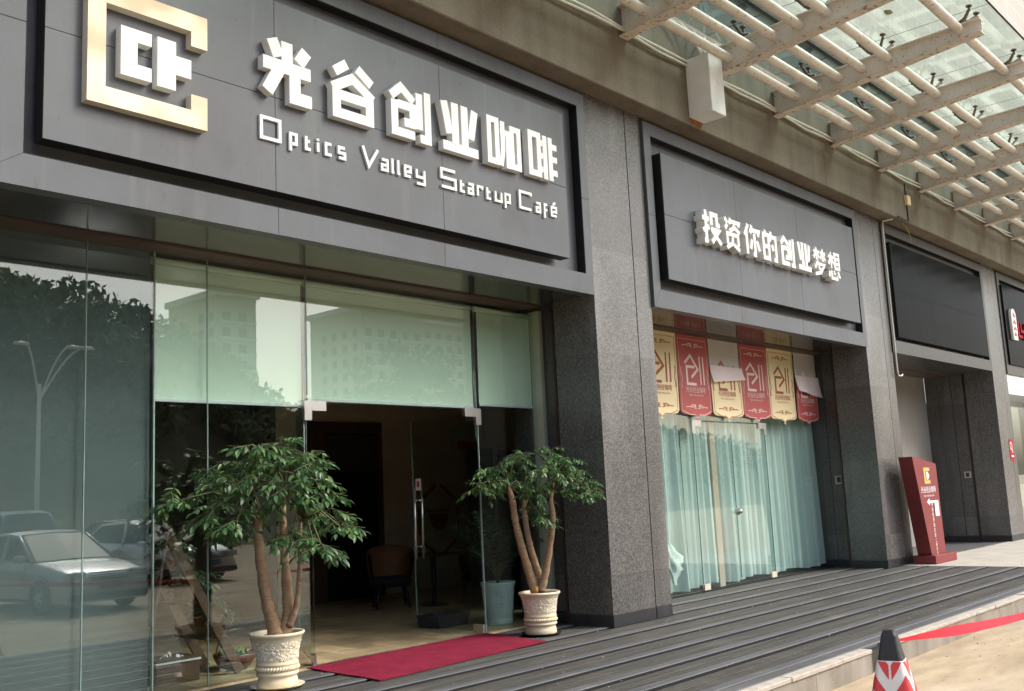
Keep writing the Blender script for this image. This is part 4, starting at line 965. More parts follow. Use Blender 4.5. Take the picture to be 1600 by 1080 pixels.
# offsets in metres at the tree: +x right in the view, +z up
t1 = [([(-.0,0,.40),(-.03,0,.52),(-.10,0,.80),(-.15,.02,1.15),(-.17,.03,1.42),(-.22,.05,1.62)], [.078,.064,.048,.041,.036,.015]),
      ([(.05,.02,.42),(.09,.03,.58),(.08,.04,.82),(.06,.05,1.10),(.05,.06,1.40),(.06,.08,1.60)], [.066,.052,.044,.036,.028,.012]),
      ([(.10,-.0,.50),(.17,-.02,.66),(.205,-.03,.95),(.215,-.04,1.22),(.23,-.05,1.50)], [.036,.025,.021,.018,.010])]
c1 = [(-.78,1.58,.13),(-.66,1.66,.15),(-.62,1.42,.13),(-.50,1.74,.15),(-.46,1.50,.15),(-.40,1.30,.11),(-.34,1.84,.15),(-.28,1.62,.16),(-.20,1.96,.15),(-.10,1.74,.16),(-.04,1.99,.14),(.06,1.80,.16),(.10,2.0,.13),(.20,1.66,.16),(.26,1.92,.14),(.34,1.72,.14),(.36,1.84,.12),(.42,1.70,.11),(.30,1.42,.13),(.44,1.46,.12),(.48,1.36,.10),(.55,1.30,.08),(.46,1.18,.10),(.10,1.52,.13),(-.12,1.48,.12),(-.24,1.40,.10),(-.66,1.84,.07),(.36,1.14,.11),(.20,1.24,.10),(.04,1.26,.08),(.47,1.60,.09)]
potted_tree((5.15, 7.40, 0.004), 'taller leafy tree with three trunks in a cream pot, left of the door', t1, crown_from(c1, 21, 1), 21, .082, 185)
t2 = [([(-.02,0,.42),(-.07,0,.56),(-.15,0,.86),(-.22,.0,1.20),(-.25,.02,1.46),(-.30,.05,1.66)], [.064,.052,.042,.038,.036,.015]),
      ([(.01,.05,.46),(-.0,.06,.64),(-.07,.08,.92),(-.11,.09,1.20),(-.12,.1,1.46)], [.05,.042,.036,.032,.018]),
      ([(.02,-.02,.46),(.08,-.03,.66),(.15,-.05,.98),(.19,-.06,1.24),(.18,-.06,1.45),(.22,-.04,1.62)], [.050,.040,.033,.031,.024,.012])]
c2 = [(-.56,1.75,.14),(-.48,1.62,.13),(-.36,1.82,.18),(-.28,1.62,.18),(-.16,1.92,.18),(-.08,1.70,.2),(.04,1.95,.18),(.10,1.74,.2),(.20,1.92,.16),(.28,1.72,.18),(.36,1.84,.16),(.46,1.72,.15),(.54,1.62,.13),(.02,1.52,.15),(-.02,1.36,.13),(.24,1.55,.13),(.60,1.50,.08),(-.62,1.62,.08),(.06,1.24,.10)]
potted_tree((8.50, 7.34, 0.004), 'smaller leafy tree in a cream pot between the door and the granite pillar', t2, crown_from(c2, 33, 1), 33, .070, 145, True, True)

# ------------------------------------------------------------------ cafe interior things
bp = thing('potted_palm', 'palm in a pale blue pot inside the glass right of the door', 'potted palm', (9.0, 8.42, 0.004))
BP = [(0.15,0),(0.16,.01),(.165,.06),(.16,.07),(.165,.08),(.185,.30),(.20,.44),(.215,.475),(.215,.49),(.20,.485),(.185,.45)]
pb = MB().lathe(BP, (9.0, 8.42, .004), 44).build('pot', M_bluepot, bp)
rl = MB(); rng = random.Random(3)
for k in range(26):
    a = R(215)+rng.uniform(-.5, .5); z = rng.uniform(.24, .42); r0 = .186+.1*(z-.3)
    rl.tube([(9.0+r0*math.cos(a+q*.03), 8.42+r0*math.sin(a+q*.03), .004+z+.02*math.sin(q*1.4+k)) for q in range(5)], .005, 5)
rl.build('flower_relief', M_bluepot, pb)
MB().lathe([(0, .455), (.188, .455)], (9.0, 8.42, .004), 30, cap0=False).build('soil', M_soil, pb)
pf = MB(); ps = MB(); rng = random.Random(8)
for k in range(22):
    a = rng.uniform(0, 6.28); ln = rng.uniform(.6, 1.15); pts = []; r_ = rng.uniform(.3, .62)
    for q in range(9):
        t = q/8; pts.append(Vector((9.0+math.cos(a)*r_*t**1.3, 8.42+math.sin(a)*r_*t**1.3*.8, .45+ln*(t-.38*t*t)*1.25)))
    ps.tube(pts, [.008*(1-q/10) for q in range(9)], 5)
    for q in range(3, 9):
        for s_ in (-1, 1):
            for sub in (0, .5):
                p = pts[q] if sub == 0 or q == 8 else (pts[q]+pts[q+1])/2
                d = (pts[q]-pts[q-1]).normalized(); sd_ = d.cross(Vector((0, 0, 1))).normalized()*s_
                l = .24*(1-abs(q-5)/9); e = p+sd_*l*.75+d*l*.55-Vector((0, 0, l*.45)); wv = d*.014
                pf.add([p-wv*.4, (p+e)/2-wv+Vector((0, 0, .02)), e, (p+e)/2+wv+Vector((0, 0, .02))], [(0, 1, 2, 3)])
pf.build('fronds', M_palm, bp); ps.build('stems', M_twig, bp)
bs = MB(); bs.prism([(8.36+a, 8.78+c) for a, c in ((0,0),(.46,0),(.46,.34),(0,.34))], .006, .02, 'z')
for (a0, c0, a1, c1) in ((0,0,.46,0),(.46,0,.46,.34),(.46,.34,0,.34),(0,.34,0,0)):
    o_ = .03; cxx, cyy = .23, .17
    def ex(a, c, k): return (8.36+cxx+(a-cxx)*k, 8.78+cyy+(c-cyy)*k)
    p0, p1, q0, q1 = ex(a0, c0, 1), ex(a1, c1, 1), ex(a0, c0, 1.14), ex(a1, c1, 1.14); i0, i1 = ex(a0, c0, .97), ex(a1, c1, .97); j0, j1 = ex(a0, c0, 1.08), ex(a1, c1, 1.08)
    bs.add([(p0[0],p0[1],.006),(p1[0],p1[1],.006),(q1[0],q1[1],.15),(q0[0],q0[1],.15),(j0[0],j0[1],.15),(j1[0],j1[1],.15),(i1[0],i1[1],.02),(i0[0],i0[1],.02)], [(0,1,2,3),(3,2,5,4),(4,5,6,7)])
tag(bs.build('plastic_basin', mat('blue_black_plastic', (0.03, 0.036, 0.045), 0.35, 0.1, 5)), 'dark plastic basin on the tiles behind the open glass door', 'basin')
def chair(x, y, rz, label):
    o = thing('rattan_chair', label, 'chair', (x, y, 0.004), rz, 'rattan tub chairs in the cafe')
    vs = []; n = 20
    for j, (z, rr) in enumerate(((.42, .30), (.55, .335), (.70, .35), (.83, .345), (.83, .30), (.60, .29), (.42, .26))):
        for i in range(n+1):
            a = R(-20)+R(220)*i/n; k = .10*math.sin(a)*(1 if z > .5 else 0); vs.append((rr*math.cos(a), rr*.92*math.sin(a), z-(.06 if z > .7 else 0)+max(0, k)))
    MB().add(vs, [(j*(n+1)+i, j*(n+1)+i+1, (j+1)*(n+1)+i+1, (j+1)*(n+1)+i) for j in range(6) for i in range(n)], 0, True).build('backrest', M_rattan, o, world=False)
    MB().lathe([(.27, .30), (.30, .34), (.30, .40), (.26, .43), (0, .44)], (0, 0, 0), 28).build('seat', M_cushion, o, world=False)
    for sx in (-1, 1):
        for sy in (-1, 1): MB().tube([(sx*.18, sy*.18, .31), (sx*.24, sy*.24, 0.0)], [.022, .016], 8).build('leg', M_dark, o, world=False)
chair(9.78, 11.25, R(-35), 'rattan tub chair on the left of the small cafe table'); chair(10.75, 10.35, R(-70), 'rattan tub chair on the right of the small cafe table')
tb = thing('cafe_table', 'small wooden cafe table between two rattan chairs', 'table', (10.25, 10.85, .004))
MB().box(9.97, 10.53, 10.57, 11.13, .70, .735, 0, .008).build('tabletop', M_wood, tb); MB().tube([(10.25, 10.85, .02), (10.25, 10.85, .70)], .035, 12).build('pedestal', M_dark, tb); MB().lathe([(.22, 0), (.22, .015), (.04, .03)], (10.25, 10.85, .004), 24).build('base', M_dark, tb)
cb = thing('display_cabinet', 'tall black cabinet standing behind the palm inside the cafe', 'cabinet', (10.3, 9.5, .004))
b = MB(); b.box(9.95, 10.03, 9.3, 9.8, .004, 2.15); b.box(10.9, 10.98, 9.3, 9.8, .004, 2.15); b.box(10.03, 10.9, 9.76, 9.8, .004, 2.15); b.build('frame', M_dark, cb)
for z in (.10, .55, 1.0, 1.45, 2.07): MB().box(10.032, 10.898, 9.3, 9.758, z, z+.03).build('shelf', M_dark, cb)
# ladder stand with baskets
ld = thing('ladder_shelf', 'leaning brown ladder plant stand inside the window left of the door', 'plant stand', (5.1, 8.7, .004))
for dx in (0.0,):
    for y0, y1 in ((8.36, 8.36), (8.95, 8.95)):
        b = MB(); vs = []
        for (xx, z) in ((5.36, 0.004), (4.62, 1.32)): vs += [(xx, y0-.02, z), (xx+.085, y0-.02, z+.03), (xx+.085, y0+.02, z+.03), (xx, y0+.02, z)]
        b.add(vs, [(0,1,5,4),(1,2,6,5),(2,3,7,6),(3,0,4,7),(0,3,2,1),(4,5,6,7)]); b.build('rail', M_wood, ld)
        b = MB(); b.tube([(4.66, y0, 1.25), (4.45, y0, .004)], .02, 6); b.build('strut', M_wood, ld)
for z, xx in ((.34, 5.17), (.66, 4.99), (.98, 4.81)): MB().box(xx-.10, xx+.12, 8.382, 8.928, z, z+.022).build('rung', M_wood, ld)
def basket(x, y, z, lab, tall, plantcol, n, L_, seed):
    o = thing('basket_planter', lab, 'planter', (x, y, z))
    k = MB(); k.lathe([(.085, 0), (.10, .01), (.125, tall), (.132, tall+.01), (.12, tall+.008), (.105, tall*.6)], (x, y, z), 22); k.build('basket', M_rattan, o)
    MB().lathe([(0, tall*.85), (.115, tall*.85)], (x, y, z), 20, cap0=False).build('soil', M_soil, o)
    V, F, tw = leaf_cloud([((x, y, z+tall+.10), .13), ((x+.06, y-.03, z+tall+.04), .12)], n, L_, seed)
    MB().add(V, F, 0, True).build('leaves', plantcol, o)
basket(5.19, 8.55, .364, 'rattan basket with a spilling green plant on the low rung of the ladder stand', .15, M_palm, 8, .07, 5)
basket(5.01, 8.62, .684, 'rattan basket of dark leaves on the middle rung of the ladder stand', .15, M_palm, 10, .08, 6)
basket(4.83, 8.72, 1.004, 'rattan basket on the top rung of the ladder stand', .16, M_palm, 8, .07, 9)
wb = thing('planter_box', 'low dark wooden box with a white rim strip on the cafe floor at the window', 'planter', (4.85, 8.55, .004))
MB().box(4.60, 5.02, 8.40, 8.72, .004, .22, 0, .006).build('box', M_wood, wb); MB().box(4.592, 5.028, 8.392, 8.728, .185, .20).build('rim_strip', M_rail, wb)
MB().add(*leaf_cloud([((4.82, 8.55, .25), .06)], 5, .05, 2)[:2], 0, True).build('paper_flowers', M_letter, wb)
bw = thing('hanging_planter', 'bowl planter of green and red succulents right of the ladder stand', 'planter', (5.52, 8.62, .004))
b = MB(); b.lathe([(.06, 0), (.15, .03), (.19, .10), (.205, .15), (.195, .15), (.17, .10)], (5.52, 8.62, .004), 26); b.build('bowl', M_wood, bw)
b = MB(); b.tube([(5.52+.2*math.cos(R(a)), 8.62, .15+.22*math.sin(R(a))) for a in range(0, 181, 12)], .008, 6); b.build('hoop', M_dark, bw)
MB().lathe([(0, .13), (.19, .13)], (5.52, 8.62, .004), 24, cap0=False).build('soil', M_soil, bw)
su = MB(); rng = random.Random(2)
for k in range(46):
    a = rng.uniform(0, 6.28); r_ = rng.uniform(0, .14); c = (5.52+r_*math.cos(a), 8.62+r_*math.sin(a), .135)
    su.lathe([(.0, 0), (.022, .015), (.020, .035), (.008, .05), (0, .055)], c, 7, 1 if rng.random() < .22 else 0, True, False)
su.build('succulents', [mat('succulent_green', (0.10, 0.22, 0.05), 0.5, 0.2, 9), mat('succulent_red', (0.4, 0.05, 0.03), 0.5, 0.2, 9)], bw)

# ------------------------------------------------------------------ red signboard
rb = thing('signboard', 'dark red wedge signboard with gold emblem and a white arrow beside the middle pillar', 'signboard', (18.2, 6.6, 0))
b = MB(); b.box(17.86, 18.90, 6.42, 6.80, 0.004, .145, 0, .006); b.build('base', M_redp, rb)
b = MB(); b.prism([(17.92, .147), (18.60, .147), (18.56, 1.715), (17.47, 1.845)], 6.50, 6.74); b.build('board', M_redp, rb)
o = MB(); cx0 = 18.05
E = MB(); E.prism([(17.92, 1.372), (18.20, 1.372), (18.20, 1.43), (18.0, 1.43), (18.0, 1.592), (18.20, 1.592), (18.20, 1.65), (17.92, 1.65)], 6.494, 6.4995); E.build('emblem', mat('gold_print', (0.70, 0.42, 0.12), 0.5, 0.15, 6), rb)
E = MB(); E.prism([(18.04, 1.44), (18.10, 1.44), (18.16, 1.49), (18.16, 1.53), (18.10, 1.58), (18.04, 1.58)], 6.494, 6.4995); E.build('emblem_core', M_letter, rb)
T = MB(); add_text(T, CAFE, .125, 18.07, 1.225, 6.497, .95); add_text(T, 'Optics Valley Startup Caf\u00e9', .05, 18.07, 1.15, 6.497, .95)
for k, ch in enumerate('\u5bfc\u822a\u5f80\u524d\u7531\u6b64\u8fdb'): add_text(T, ch, .082, 18.17, .98-.088*k, 6.497)
for k, ch in enumerate('\u4e8c\u697c\u529e\u516c'): add_text(T, ch, .07, 18.19, .36-.07*k, 6.497)
T.build('wording', M_letter, rb)
A = MB(); A.prism([(17.94, 1.055), (18.06, 1.115), (18.06, 1.075), (18.42, 1.075), (18.42, 1.035), (18.06, 1.035), (18.06, .995)], 6.494, 6.4995); A.build('arrow', M_letter, rb)
pp = thing('pasted_notice', 'white paper notice pasted below the arrow on the red signboard', 'paper notice', (18.36, 6.49, .95))
MB().box(18.27, 18.46, 6.488, 6.4935, .80, 1.07).build('sheet', M_letter, pp)

# ------------------------------------------------------------------ cone and tape
def rsq(r, z, c=(0, 0), n=6, k=.35):
    out = []
    for q in range(4):
        for i in range(n):
            a = R(90*q+90*i/(n-1)); cx_ = (r-r*k)*(1 if q in (0, 3) else -1); cy_ = (r-r*k)*(1 if q in (0, 1) else -1)
            out.append((c[0]+cx_+r*k*math.cos(a), c[1]+cy_+r*k*math.sin(a), z))
    return out
def ring_loft(b, rings, mi=0, cap=True, smooth=False):
    n = len(rings[0]); vs = [p for r_ in rings for p in r_]
    fs = [(i*n+k, i*n+(k+1) % n, (i+1)*n+(k+1) % n, (i+1)*n+k) for i in range(len(rings)-1) for k in range(n)]
    if cap: fs.append(tuple((len(rings)-1)*n+k for k in range(n)))
    b.add(vs, fs, mi, smooth)
def cone(x, y, rz, label):
    o = thing('traffic_cone', label, 'traffic cone', (x, y, G), rz, 'traffic cones holding the red tape')
    H = 0.955
    def r_at(z): return .031+(H-z)*.205
    b = MB(); ring_loft(b, [rsq(.25, 0), rsq(.25, .035), rsq(.24, .045), rsq(.20, .05)]); ring_loft(b, [rsq(r_at(z), z) for z in (.045, .235)]); b.build('base', M_rubber, o, world=False)
    b = MB(); ring_loft(b, [rsq(r_at(H-.15), H-.15), rsq(r_at(H-.06), H-.06), rsq(r_at(H-.03), H-.026), rsq(.030, H-.011), rsq(.026, H)]); b.build('black_top', M_rubber, o, world=False)
    # chevron bands on each face: red slants on white
    w_ = MB(); ring_loft(w_, [rsq(r_at(z)+.004, z) for z in (.23, H-.146)], 0); sl_ = w_.build('white_sleeve', M_conewhite, o, world=False)
    rd = MB()
    for f_ in range(4):
        ca, sa = math.cos(R(90*f_)), math.sin(R(90*f_))
        def S(u, z):  # u across the face -1..1
            rr = r_at(z)+.0055; h = rr*.95; xx, yy = u*h, -rr
            if abs(u) > .72: yy = -rr+(abs(u)-.72)**2*rr*1.6
            return (xx*ca-yy*sa, xx*sa+yy*ca, z)
        for z0 in (.16, .30, .44, .58, .72):
            for s_ in (-1, 1):
                nn = 8; vs = []
                for i in range(nn+1):
                    u = s_*(.08+.92*i/nn); zz = z0+.098*i/nn; zc = H-.149
                    vs += [S(u, max(.235, min(zz, zc))), S(u, max(.235, min(zz+.068, zc)))]
                rd.add(vs, [(2*i, 2*i+2, 2*i+3, 2*i+1) if s_ > 0 else (2*i, 2*i+1, 2*i+3, 2*i+2) for i in range(nn)])
    rd.build('red_chevron', M_conered, sl_, world=False)
    return o
cone(5.20, 2.145, R(12), 'red and white chevron road cone with a black top standing by the kerb')
cone(13.55, 2.40, R(40), 'far road cone beyond the right edge holding the other end of the tape')
tp = MB(); n = 60; vs = []; A0, A1 = Vector((5.24, 2.13, .675)), Vector((13.52, 2.40, .66))
for i in range(n+1):
    t = i/n; p = A0.lerp(A1, t); p.z -= .20*math.sin(math.pi*t)
    wd = .010+.050*min(1, t*9)*(1 if t < .9 else (1-t)*10); tw = .15+4.2*t
    up = Vector((0, math.sin(tw)*.8, math.cos(tw*.75))); up.normalize()
    vs += [p-up*wd*.5, p+up*wd*.5]
tp.add(vs, [(2*i, 2*i+2, 2*i+3, 2*i+1) for i in range(n)], 0, True)
tag(tp.build('barrier_tape', M_tape), 'red plastic barrier tape stretched from the cone along the kerb', 'tape')

# ------------------------------------------------------------------ the far side of the car park (seen in the glass)
M_tyre = mat('tyre', (0.015, 0.015, 0.016), 0.8, 0.2, 20); M_rim = mat('alloy_rim', (0.45, 0.45, 0.46), 0.3, 0.1, 9, metallic=0.8)
M_cglass = mat('car_glass', (0.03, 0.036, 0.04), 0.06, 0.2, 2, spec=0.9); M_lamp = mat('headlamp', (0.45, 0.46, 0.47), 0.1, 0.2, 12, metallic=.5); M_tail = mat('tail_lamp', (0.4, 0.02, 0.02), 0.2, 0.1, 5)
M_plateb = mat('number_plate_blue', (0.03, 0.08, 0.3), 0.4, 0.1, 5)
def car(label, loc, rz, col, kind='sedan', group='cars parked across the forecourt'):
    o = thing('parked_car', label, 'car', (loc[0], loc[1], G), rz, group)
    paint = mat('car_paint', col, 0.25, 0.05, 2, spec=0.7, rvar=0.05, metallic=0.2)
    L2, W, = (2.2, .86)
    if kind == 'sedan': top = [(2.2,.55),(2.12,.66),(1.95,.74),(1.4,.86),(.85,.93),(-.2,.95),(-1.2,.97),(-1.75,.97),(-2.1,.92),(-2.2,.72)]; roof = [(.95,.92),(.15,1.40),(-.3,1.45),(-.9,1.42),(-1.65,.97)]
    elif kind == 'hatch': top = [(2.1,.55),(2.03,.72),(1.8,.82),(1.3,.93),(.85,.98),(-.2,1.0),(-1.2,1.02),(-1.75,1.04),(-2.0,1.0),(-2.08,.7)]; roof = [(.95,.97),(.15,1.46),(-.4,1.52),(-1.3,1.48),(-1.98,1.02)]
    else: top = [(2.2,.6),(2.15,.9),(2.0,1.0),(1.7,1.08),(1.2,1.1),(-.2,1.1),(-1.2,1.1),(-1.75,1.1),(-2.1,1.1),(-2.2,.8)]; roof = [(1.75,1.08),(1.0,1.85),(.3,1.95),(-1.6,1.95),(-2.15,1.1)]
    b = MB(); rings = []
    for y, z in top:
        e = min(1, (2.25-abs(y))/.45); w_ = W*(.80+.20*math.sqrt(max(0, e)))
        rings.append([(-w_*.96, y, .20), (-w_, y, .42), (-w_, y, z*.72), (-w_*.96, y, z-.03), (-w_*.82, y, z), (0, y, z+.015), (w_*.82, y, z), (w_*.96, y, z-.03), (w_, y, z*.72), (w_, y, .42), (w_*.96, y, .20)])
    n = 11; vs = [p for r_ in rings for p in r_]
    b.add(vs, [(i*n+k, i*n+k+1, (i+1)*n+k+1, (i+1)*n+k) for i in range(len(rings)-1) for k in range(n-1)], 0, True)
    b.add(rings[0], [tuple(range(n))]); b.add(rings[-1], [tuple(range(n-1, -1, -1))])
    b.build('body', paint, o, world=False)
    g_ = MB(); rr = []
    for i, (y, z) in enumerate(roof):
        t = (z-.9)/.55 if kind != 'van' else (z-1.05)/.9; t = max(0, min(1, t)); hw = W*(.94-.20*t)
        rr.append([(-W*.94 if t == 0 else -hw-.04, y, .90), (-hw, y, z-.02), (-hw*.9, y, z+.01), (0, y, z+.03), (hw*.9, y, z+.01), (hw, y, z-.02), (W*.94 if t == 0 else hw+.04, y, .90)])
    n = 7; vs = [p for r_ in rr for p in r_]
    g_.add(vs, [(i*n+k, i*n+k+1, (i+1)*n+k+1, (i+1)*n+k) for i in range(len(rr)-1) for k in range(n-1)], 0, False); g_.build('windows', M_cglass, o, world=False)
    p_ = MB()
    for i in range(1, len(rr)-2):
        a, c = rr[i], rr[i+1]; p_.add([(v[0]*1.01, v[1], v[2]+.012) for v in a[1:6]]+[(v[0]*1.01, v[1], v[2]+.012) for v in c[1:6]], [(k, k+1, k+6, k+5) for k in range(4)], 0, True)
    for s_ in (1, -1):
        j = 1 if s_ > 0 else 5
        side = [rr[i][j] for i in range(len(rr))]
        p_.tube([(v[0]*1.01, v[1], v[2]) for v in side], .032, 6)
        mid = rr[2][j]; p_.tube([(mid[0]*1.01, -.25, mid[2]), (s_*-W*.95, -.20, .93)], .04, 6)
    p_.build('roof', paint, o, world=False)
    for y in (1.32, -1.30):
        for s_ in (-1, 1):
            a = MB(); a.lathe([(.20, -.10), (.29, -.10), (.315, -.07), (.315, .07), (.29, .10), (.20, .10)], (0, 0, 0), 28, cap0=False); a.v = [(s_*(W-.06)+v[2], y+v[0], .315+v[1]) for v in a.v]; wl = a.build('tyre', M_tyre, o, world=False)
            a = MB(); a.lathe([(.0, .075), (.06, .085), (.20, .06), (.205, .02), (.10, .0), (0, 0)], (0, 0, 0), 20, cap0=False); a.v = [(s_*(W-.06+v[2]), y+v[0], .315+v[1]) for v in a.v]
            for f in range(5):
                a0 = 2*math.pi*f/5; a.box(s_*(W+.03)-.004, s_*(W+.03)+.004, y+.12*math.cos(a0)-.03, y+.12*math.cos(a0)+.03, .315+.12*math.sin(a0)-.03, .315+.12*math.sin(a0)+.03, 1)
            a.build('rim', [M_rim, M_dark], wl, world=False)
            a = MB(); P = [(y+.37*math.cos(R(t)), .34+.36*math.sin(R(t))) for t in range(0, 181, 15)]+[(y-.37, .18), (y+.37, .18)]; a.prism(P, s_*(W-.02)-.012, s_*(W-.02)+.028, 'x'); a.build('wheel_arch', M_dark, o, world=False)
    for s_ in (-1, 1):
        MB().box(s_*.62-.19, s_*.62+.19, 2.02, 2.17, .60, .74, 0, .03).build('headlight', M_lamp, o, world=False); MB().box(s_*.66-.13, s_*.66+.13, -2.20, -2.08, .74, .90, 0, .02).build('tail_light', M_tail, o, world=False)
        MB().box(s_*.97-.10, s_*.97+.10, .72, .86, .92, 1.06, 0, .04).build('mirror', paint, o, world=False)
    dg_ = MB()
    for s_ in (-1, 1):
        for y in (.78, -.25, -1.15): dg_.tube([(s_*(W+.002), y, .34), (s_*(W+.004), y-.02, .62), (s_*(W*.985), y-.03, .90)], .006, 5)
        dg_.tube([(s_*(W+.003), 1.0, .62), (s_*(W+.005), -1.0, .64)], .008, 5); dg_.tube([(s_*(W-.01), .98, .24), (s_*(W-.01), -.95, .24)], .03, 6)
    dg_.build('door_gaps', M_dark, o, world=False)
    hd = MB()
    for s_ in (-1, 1): hd.box(s_*(W+.012)-.012, s_*(W+.012)+.012, -.15, .02, .76, .79); hd.box(s_*(W+.012)-.012, s_*(W+.012)+.012, -1.08, -.92, .77, .80)
    hd.build('door_handles', M_rim, o, world=False)
    gr = MB()
    for z in (.58, .62, .66, .70): gr.box(-.38, .38, 2.14, 2.205, z, z+.02)
    gr.build('grille', M_dark, o, world=False)
    MB().box(-.75, .75, 2.12, 2.23, .24, .36, 0, .02).build('bumper_intake', M_dark, o, world=False)
    MB().box(-.22, .22, 2.205, 2.225, .42, .54).build('number_plate', M_plateb, o, world=False)
    MB().box(-.22, .22, -2.225, -2.205, .55, .67).build('number_plate', M_plateb, o, world=False)
    return o
car('silver sedan facing the cafe, nearest in the window reflection', (8.75, -4.1), R(-4), (0.42, 0.43, 0.44))
car('white hatchback parked beside the silver sedan', (13.2, -8.2), R(-8), (0.75, 0.75, 0.74), 'hatch')
car('teal van parked behind the silver sedan', (13.4, -17.0), R(10), (0.03, 0.22, 0.28), 'van')
car('dark grey hatchback parked between the van and the white car', (16.7, -17.5), R(175), (0.10, 0.08, 0.08), 'hatch')
car('black sedan parked side on across from the curtained window', (22.5, -2.4), R(80), (0.03, 0.03, 0.035))
car('maroon hatchback parked far right on the forecourt', (28.5, -5.5), R(65), (0.25, 0.02, 0.03), 'hatch')
lp = thing('street_lamp', 'tall pale street lamp with two curved arms at the edge of the car park', 'street lamp', (15.2, -20, G))
MB().tube([(15.2, -20, G), (15.2, -20, 6.2)], [.10, .06], 14).build('pole', M_white, lp)
for s_, e in ((1, .75), (-1, .35), (1, 1.15)):
    b = MB(); pts = [(15.2+s_*e*t*1.3, -20, 5.6+2.0*math.sin(t*1.35)/math.sin(1.35)) for t in np.linspace(0, 1, 9)]; b.tube(pts, .035, 8); ar = b.build('arm', M_white, lp)
    h_ = MB(); h_.lathe([(0, -.05), (.10, -.04), (.14, 0), (.10, .06), (0, .09)], (0, 0, 0), 18, cap0=False); h_.v = [(pts[-1][0]+v[0]*2.2+s_*.2, pts[-1][1]+v[1], pts[-1][2]+v[2]) for v in h_.v]; h_.build('lamp_head', M_letter, ar)
# hill
def hill_top(x): return float(np.interp(x, [-60, 0, 25, 36, 42, 47, 52, 60, 80, 120, 200], [19, 20, 20.7, 19.7, 16.5, 11, 8.5, 12, 11, 10, 8]))
hv = []; hx = np.linspace(-120, 220, 86); hy = np.linspace(-26, -110, 22); rngn = np.random.RandomState(1)
for yy in hy:
    t = (-26-yy)/(34.0); s_ = 3*min(1, t)**2-2*min(1, t)**3
    for xx in hx: hv.append((xx, yy, G-.05+(hill_top(xx*(60/ (60+max(0, -yy-60))))-3.0)*s_+rngn.uniform(-.3, .3)*s_))
nn = len(hx)
tag(MB().add(hv, [(j*nn+i, j*nn+i+1, (j+1)*nn+i+1, (j+1)*nn+i) for j in range(len(hy)-1) for i in range(nn-1)], 0, True).build('hill', mat('scrub_soil', (0.075, 0.07, 0.035), 0.95, 0.5, .35)), kind='structure')
M_wood_leaf = leafmat('woodland_leaf', (0.035, 0.06, 0.032), (0.11, 0.155, 0.075), 0.7, .3)  # leaf colours lightened to stand for distance haze
def leaf_mass(cents, n_each, size, seed):
    rng = np.random.RandomState(seed); C = np.repeat(np.array([c[:3] for c in cents]), n_each, 0); S = np.repeat(np.array([c[3] for c in cents]), n_each)
    N = len(C); d = rng.normal(size=(N, 3)); d /= np.linalg.norm(d, axis=1)[:, None]; rad = S*rng.uniform(.45, 1.08, N)
    P = C+d*rad[:, None]*np.array([1, 1, .8]); u = rng.normal(size=(N, 3)); u /= np.linalg.norm(u, axis=1)[:, None]; v = np.cross(u, rng.normal(size=(N, 3))); v /= np.linalg.norm(v, axis=1)[:, None]
    sz = size*rng.uniform(.6, 1.4, N)[:, None]
    V = np.stack([P-u*sz, P-v*sz*.5, P+u*sz, P+v*sz*.5], 1).reshape(-1, 3)
    F = np.arange(N*4).reshape(-1, 4)
    return V, F
def np_mesh(name, V, F, material, parent=None):
    me = bpy.data.meshes.new(name); off = np.array(chain_off(parent)) if parent else 0
    me.vertices.add(len(V)); me.vertices.foreach_set('co', (V-off).astype(np.float32).ravel())
    me.loops.add(F.size); me.loops.foreach_set('vertex_index', F.ravel().astype(np.int32))
    me.polygons.add(len(F)); me.polygons.foreach_set('loop_start', (np.arange(len(F))*F.shape[1]).astype(np.int32))
    me.materials.append(material); me.update(calc_edges=True); me.validate()
    o = link(bpy.data.objects.new(name, me)); o.parent = parent; return o
cents = []; rngn = np.random.RandomState(5)
for k in range(620):
    xx = rngn.uniform(0, 110); t = rngn.uniform(.25, 1.0)**.8; yy = -26-34*t; s_ = 3*t**2-2*t**3
    cents.append((xx, yy, G+(hill_top(xx)-3.0)*s_+1.0, rngn.uniform(1.2, 2.4)))
for xx in np.arange(0, 110, 1.3): cents.append((xx, -60+rngn.uniform(-2, 2), hill_top(xx)-2.0+rngn.uniform(-1.0, 1.2), rngn.uniform(1.3, 2.3)))
V, F = leaf_mass(cents, 90, .34, 6)
tag(np_mesh('hillside_wood', V, F, M_wood_leaf), 'dark wood covering the hillside across the car park', 'wood', kind='stuff')
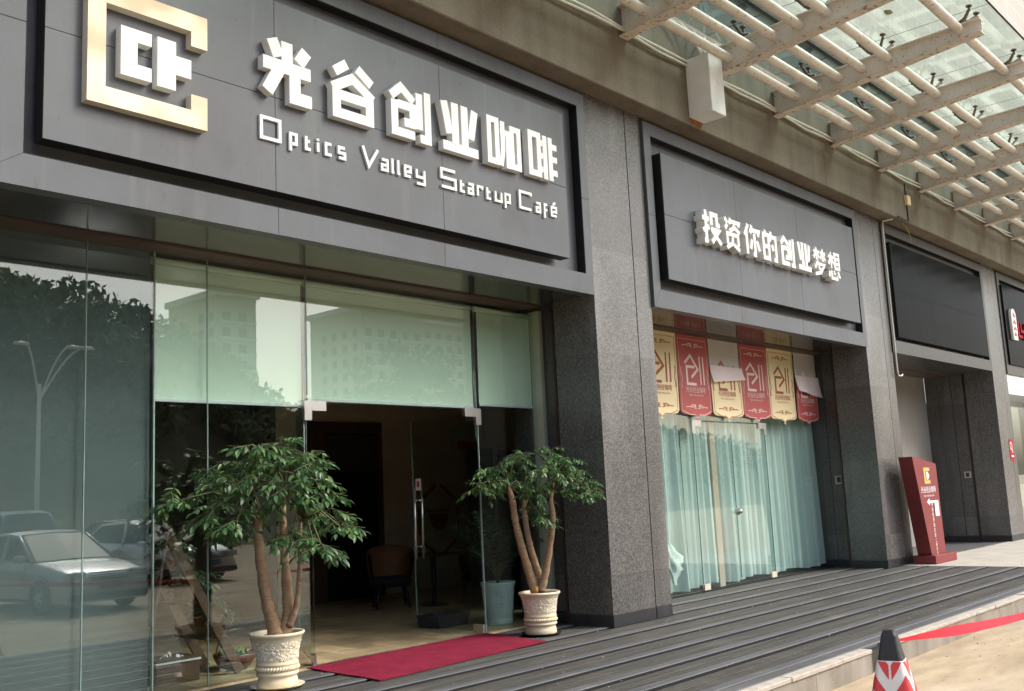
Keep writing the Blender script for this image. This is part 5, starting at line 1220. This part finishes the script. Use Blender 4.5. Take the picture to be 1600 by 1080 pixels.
def big_tree(x, y, h, r_, label, seed):
    o = thing('broadleaf_tree', label, 'tree', (x, y, G), group='trees at the edge of the car park'); rng = random.Random(seed)
    b = MB(); b.tube([(x, y, G), (x+.1, y, h*.3), (x-.1, y, h*.6), (x, y, h*.85)], [.22, .17, .12, .04], 10)
    for k in range(7):
        a = rng.uniform(0, 6.28); z = h*rng.uniform(.3, .65); b.tube([(x, y, z), (x+math.cos(a)*r_*.5, y+math.sin(a)*r_*.5, z+h*.14), (x+math.cos(a)*r_*.8, y+math.sin(a)*r_*.8, z+h*.2)], [.09, .06, .02], 7)
    b.build('trunk', M_bark, o)
    cs = []
    for k in range(34):
        a = rng.uniform(0, 6.28); q_ = rng.uniform(0, 1)**.6*r_; z = h*rng.uniform(.42, .98); sq = math.sqrt(max(.05, 1-((z/h-.68)/.36)**2)); cs.append((x+math.cos(a)*q_*sq, y+math.sin(a)*q_*sq, z, rng.uniform(.5, .95)))
    V, F = leaf_mass(cs, 110, .17, seed); np_mesh('crown', V, F, M_wood_leaf, o)
big_tree(34.5, -22, 9.2, 3.4, 'tall loose broadleaf tree in front of the hill', 1)
big_tree(40.5, -25, 7.4, 3.0, 'middle broadleaf tree right of the tall one', 2)
big_tree(47.0, -26, 6.6, 3.2, 'low broadleaf tree farthest along the car park', 3)
# towers beyond the hill
def tower(x0, x1, y, h, label, M_):
    o = thing('apartment_tower', label, 'apartment block', ((x0+x1)/2, y, G), group='apartment towers beyond the hill')
    MB().box(x0, x1, y-18, y, G, h).build('walls', M_, o); MB().box(x0-.6, x1+.6, y-18.6, y+.6, h, h+1.2).build('roof', M_white, o)
    wv = MB(); fl = int(h/3.1); nx_ = int((x1-x0)/3.6)
    for f in range(3, fl):
        for k in range(nx_):
            xx = x0+1.0+k*3.6; wv.box(xx, xx+1.7, y-.02, y+.05, f*3.1, f*3.1+1.7)
            wv.box(x0-.05, x0+.02, y-3-k*3.6, y-1.4-k*3.6, f*3.1, f*3.1+1.7) if k < 4 else None
    w_ = wv.build('windows', M_cglass, o); w_['kind'] = 'stuff'
    bc = MB()
    for f in range(3, fl): bc.box(x0+.2, x1-.2, y+.05, y+.7, f*3.1-.5, f*3.1-.1)
    bc.build('balconies', M_white, o)['kind'] = 'stuff'
M_tow = mat('cream_tower_wall', (0.62, 0.58, 0.48), 0.8, 0.05, .2)
tower(103, 111.5, -150, 42, 'cream apartment tower seen through the gap in the hill trees', M_tow)
tower(138, 156, -150, 43, 'taller cream apartment slab right of the gap', M_tow)
tower(158, 186, -160, 44, 'wide cream apartment slab farthest right beyond the hill', M_tow)
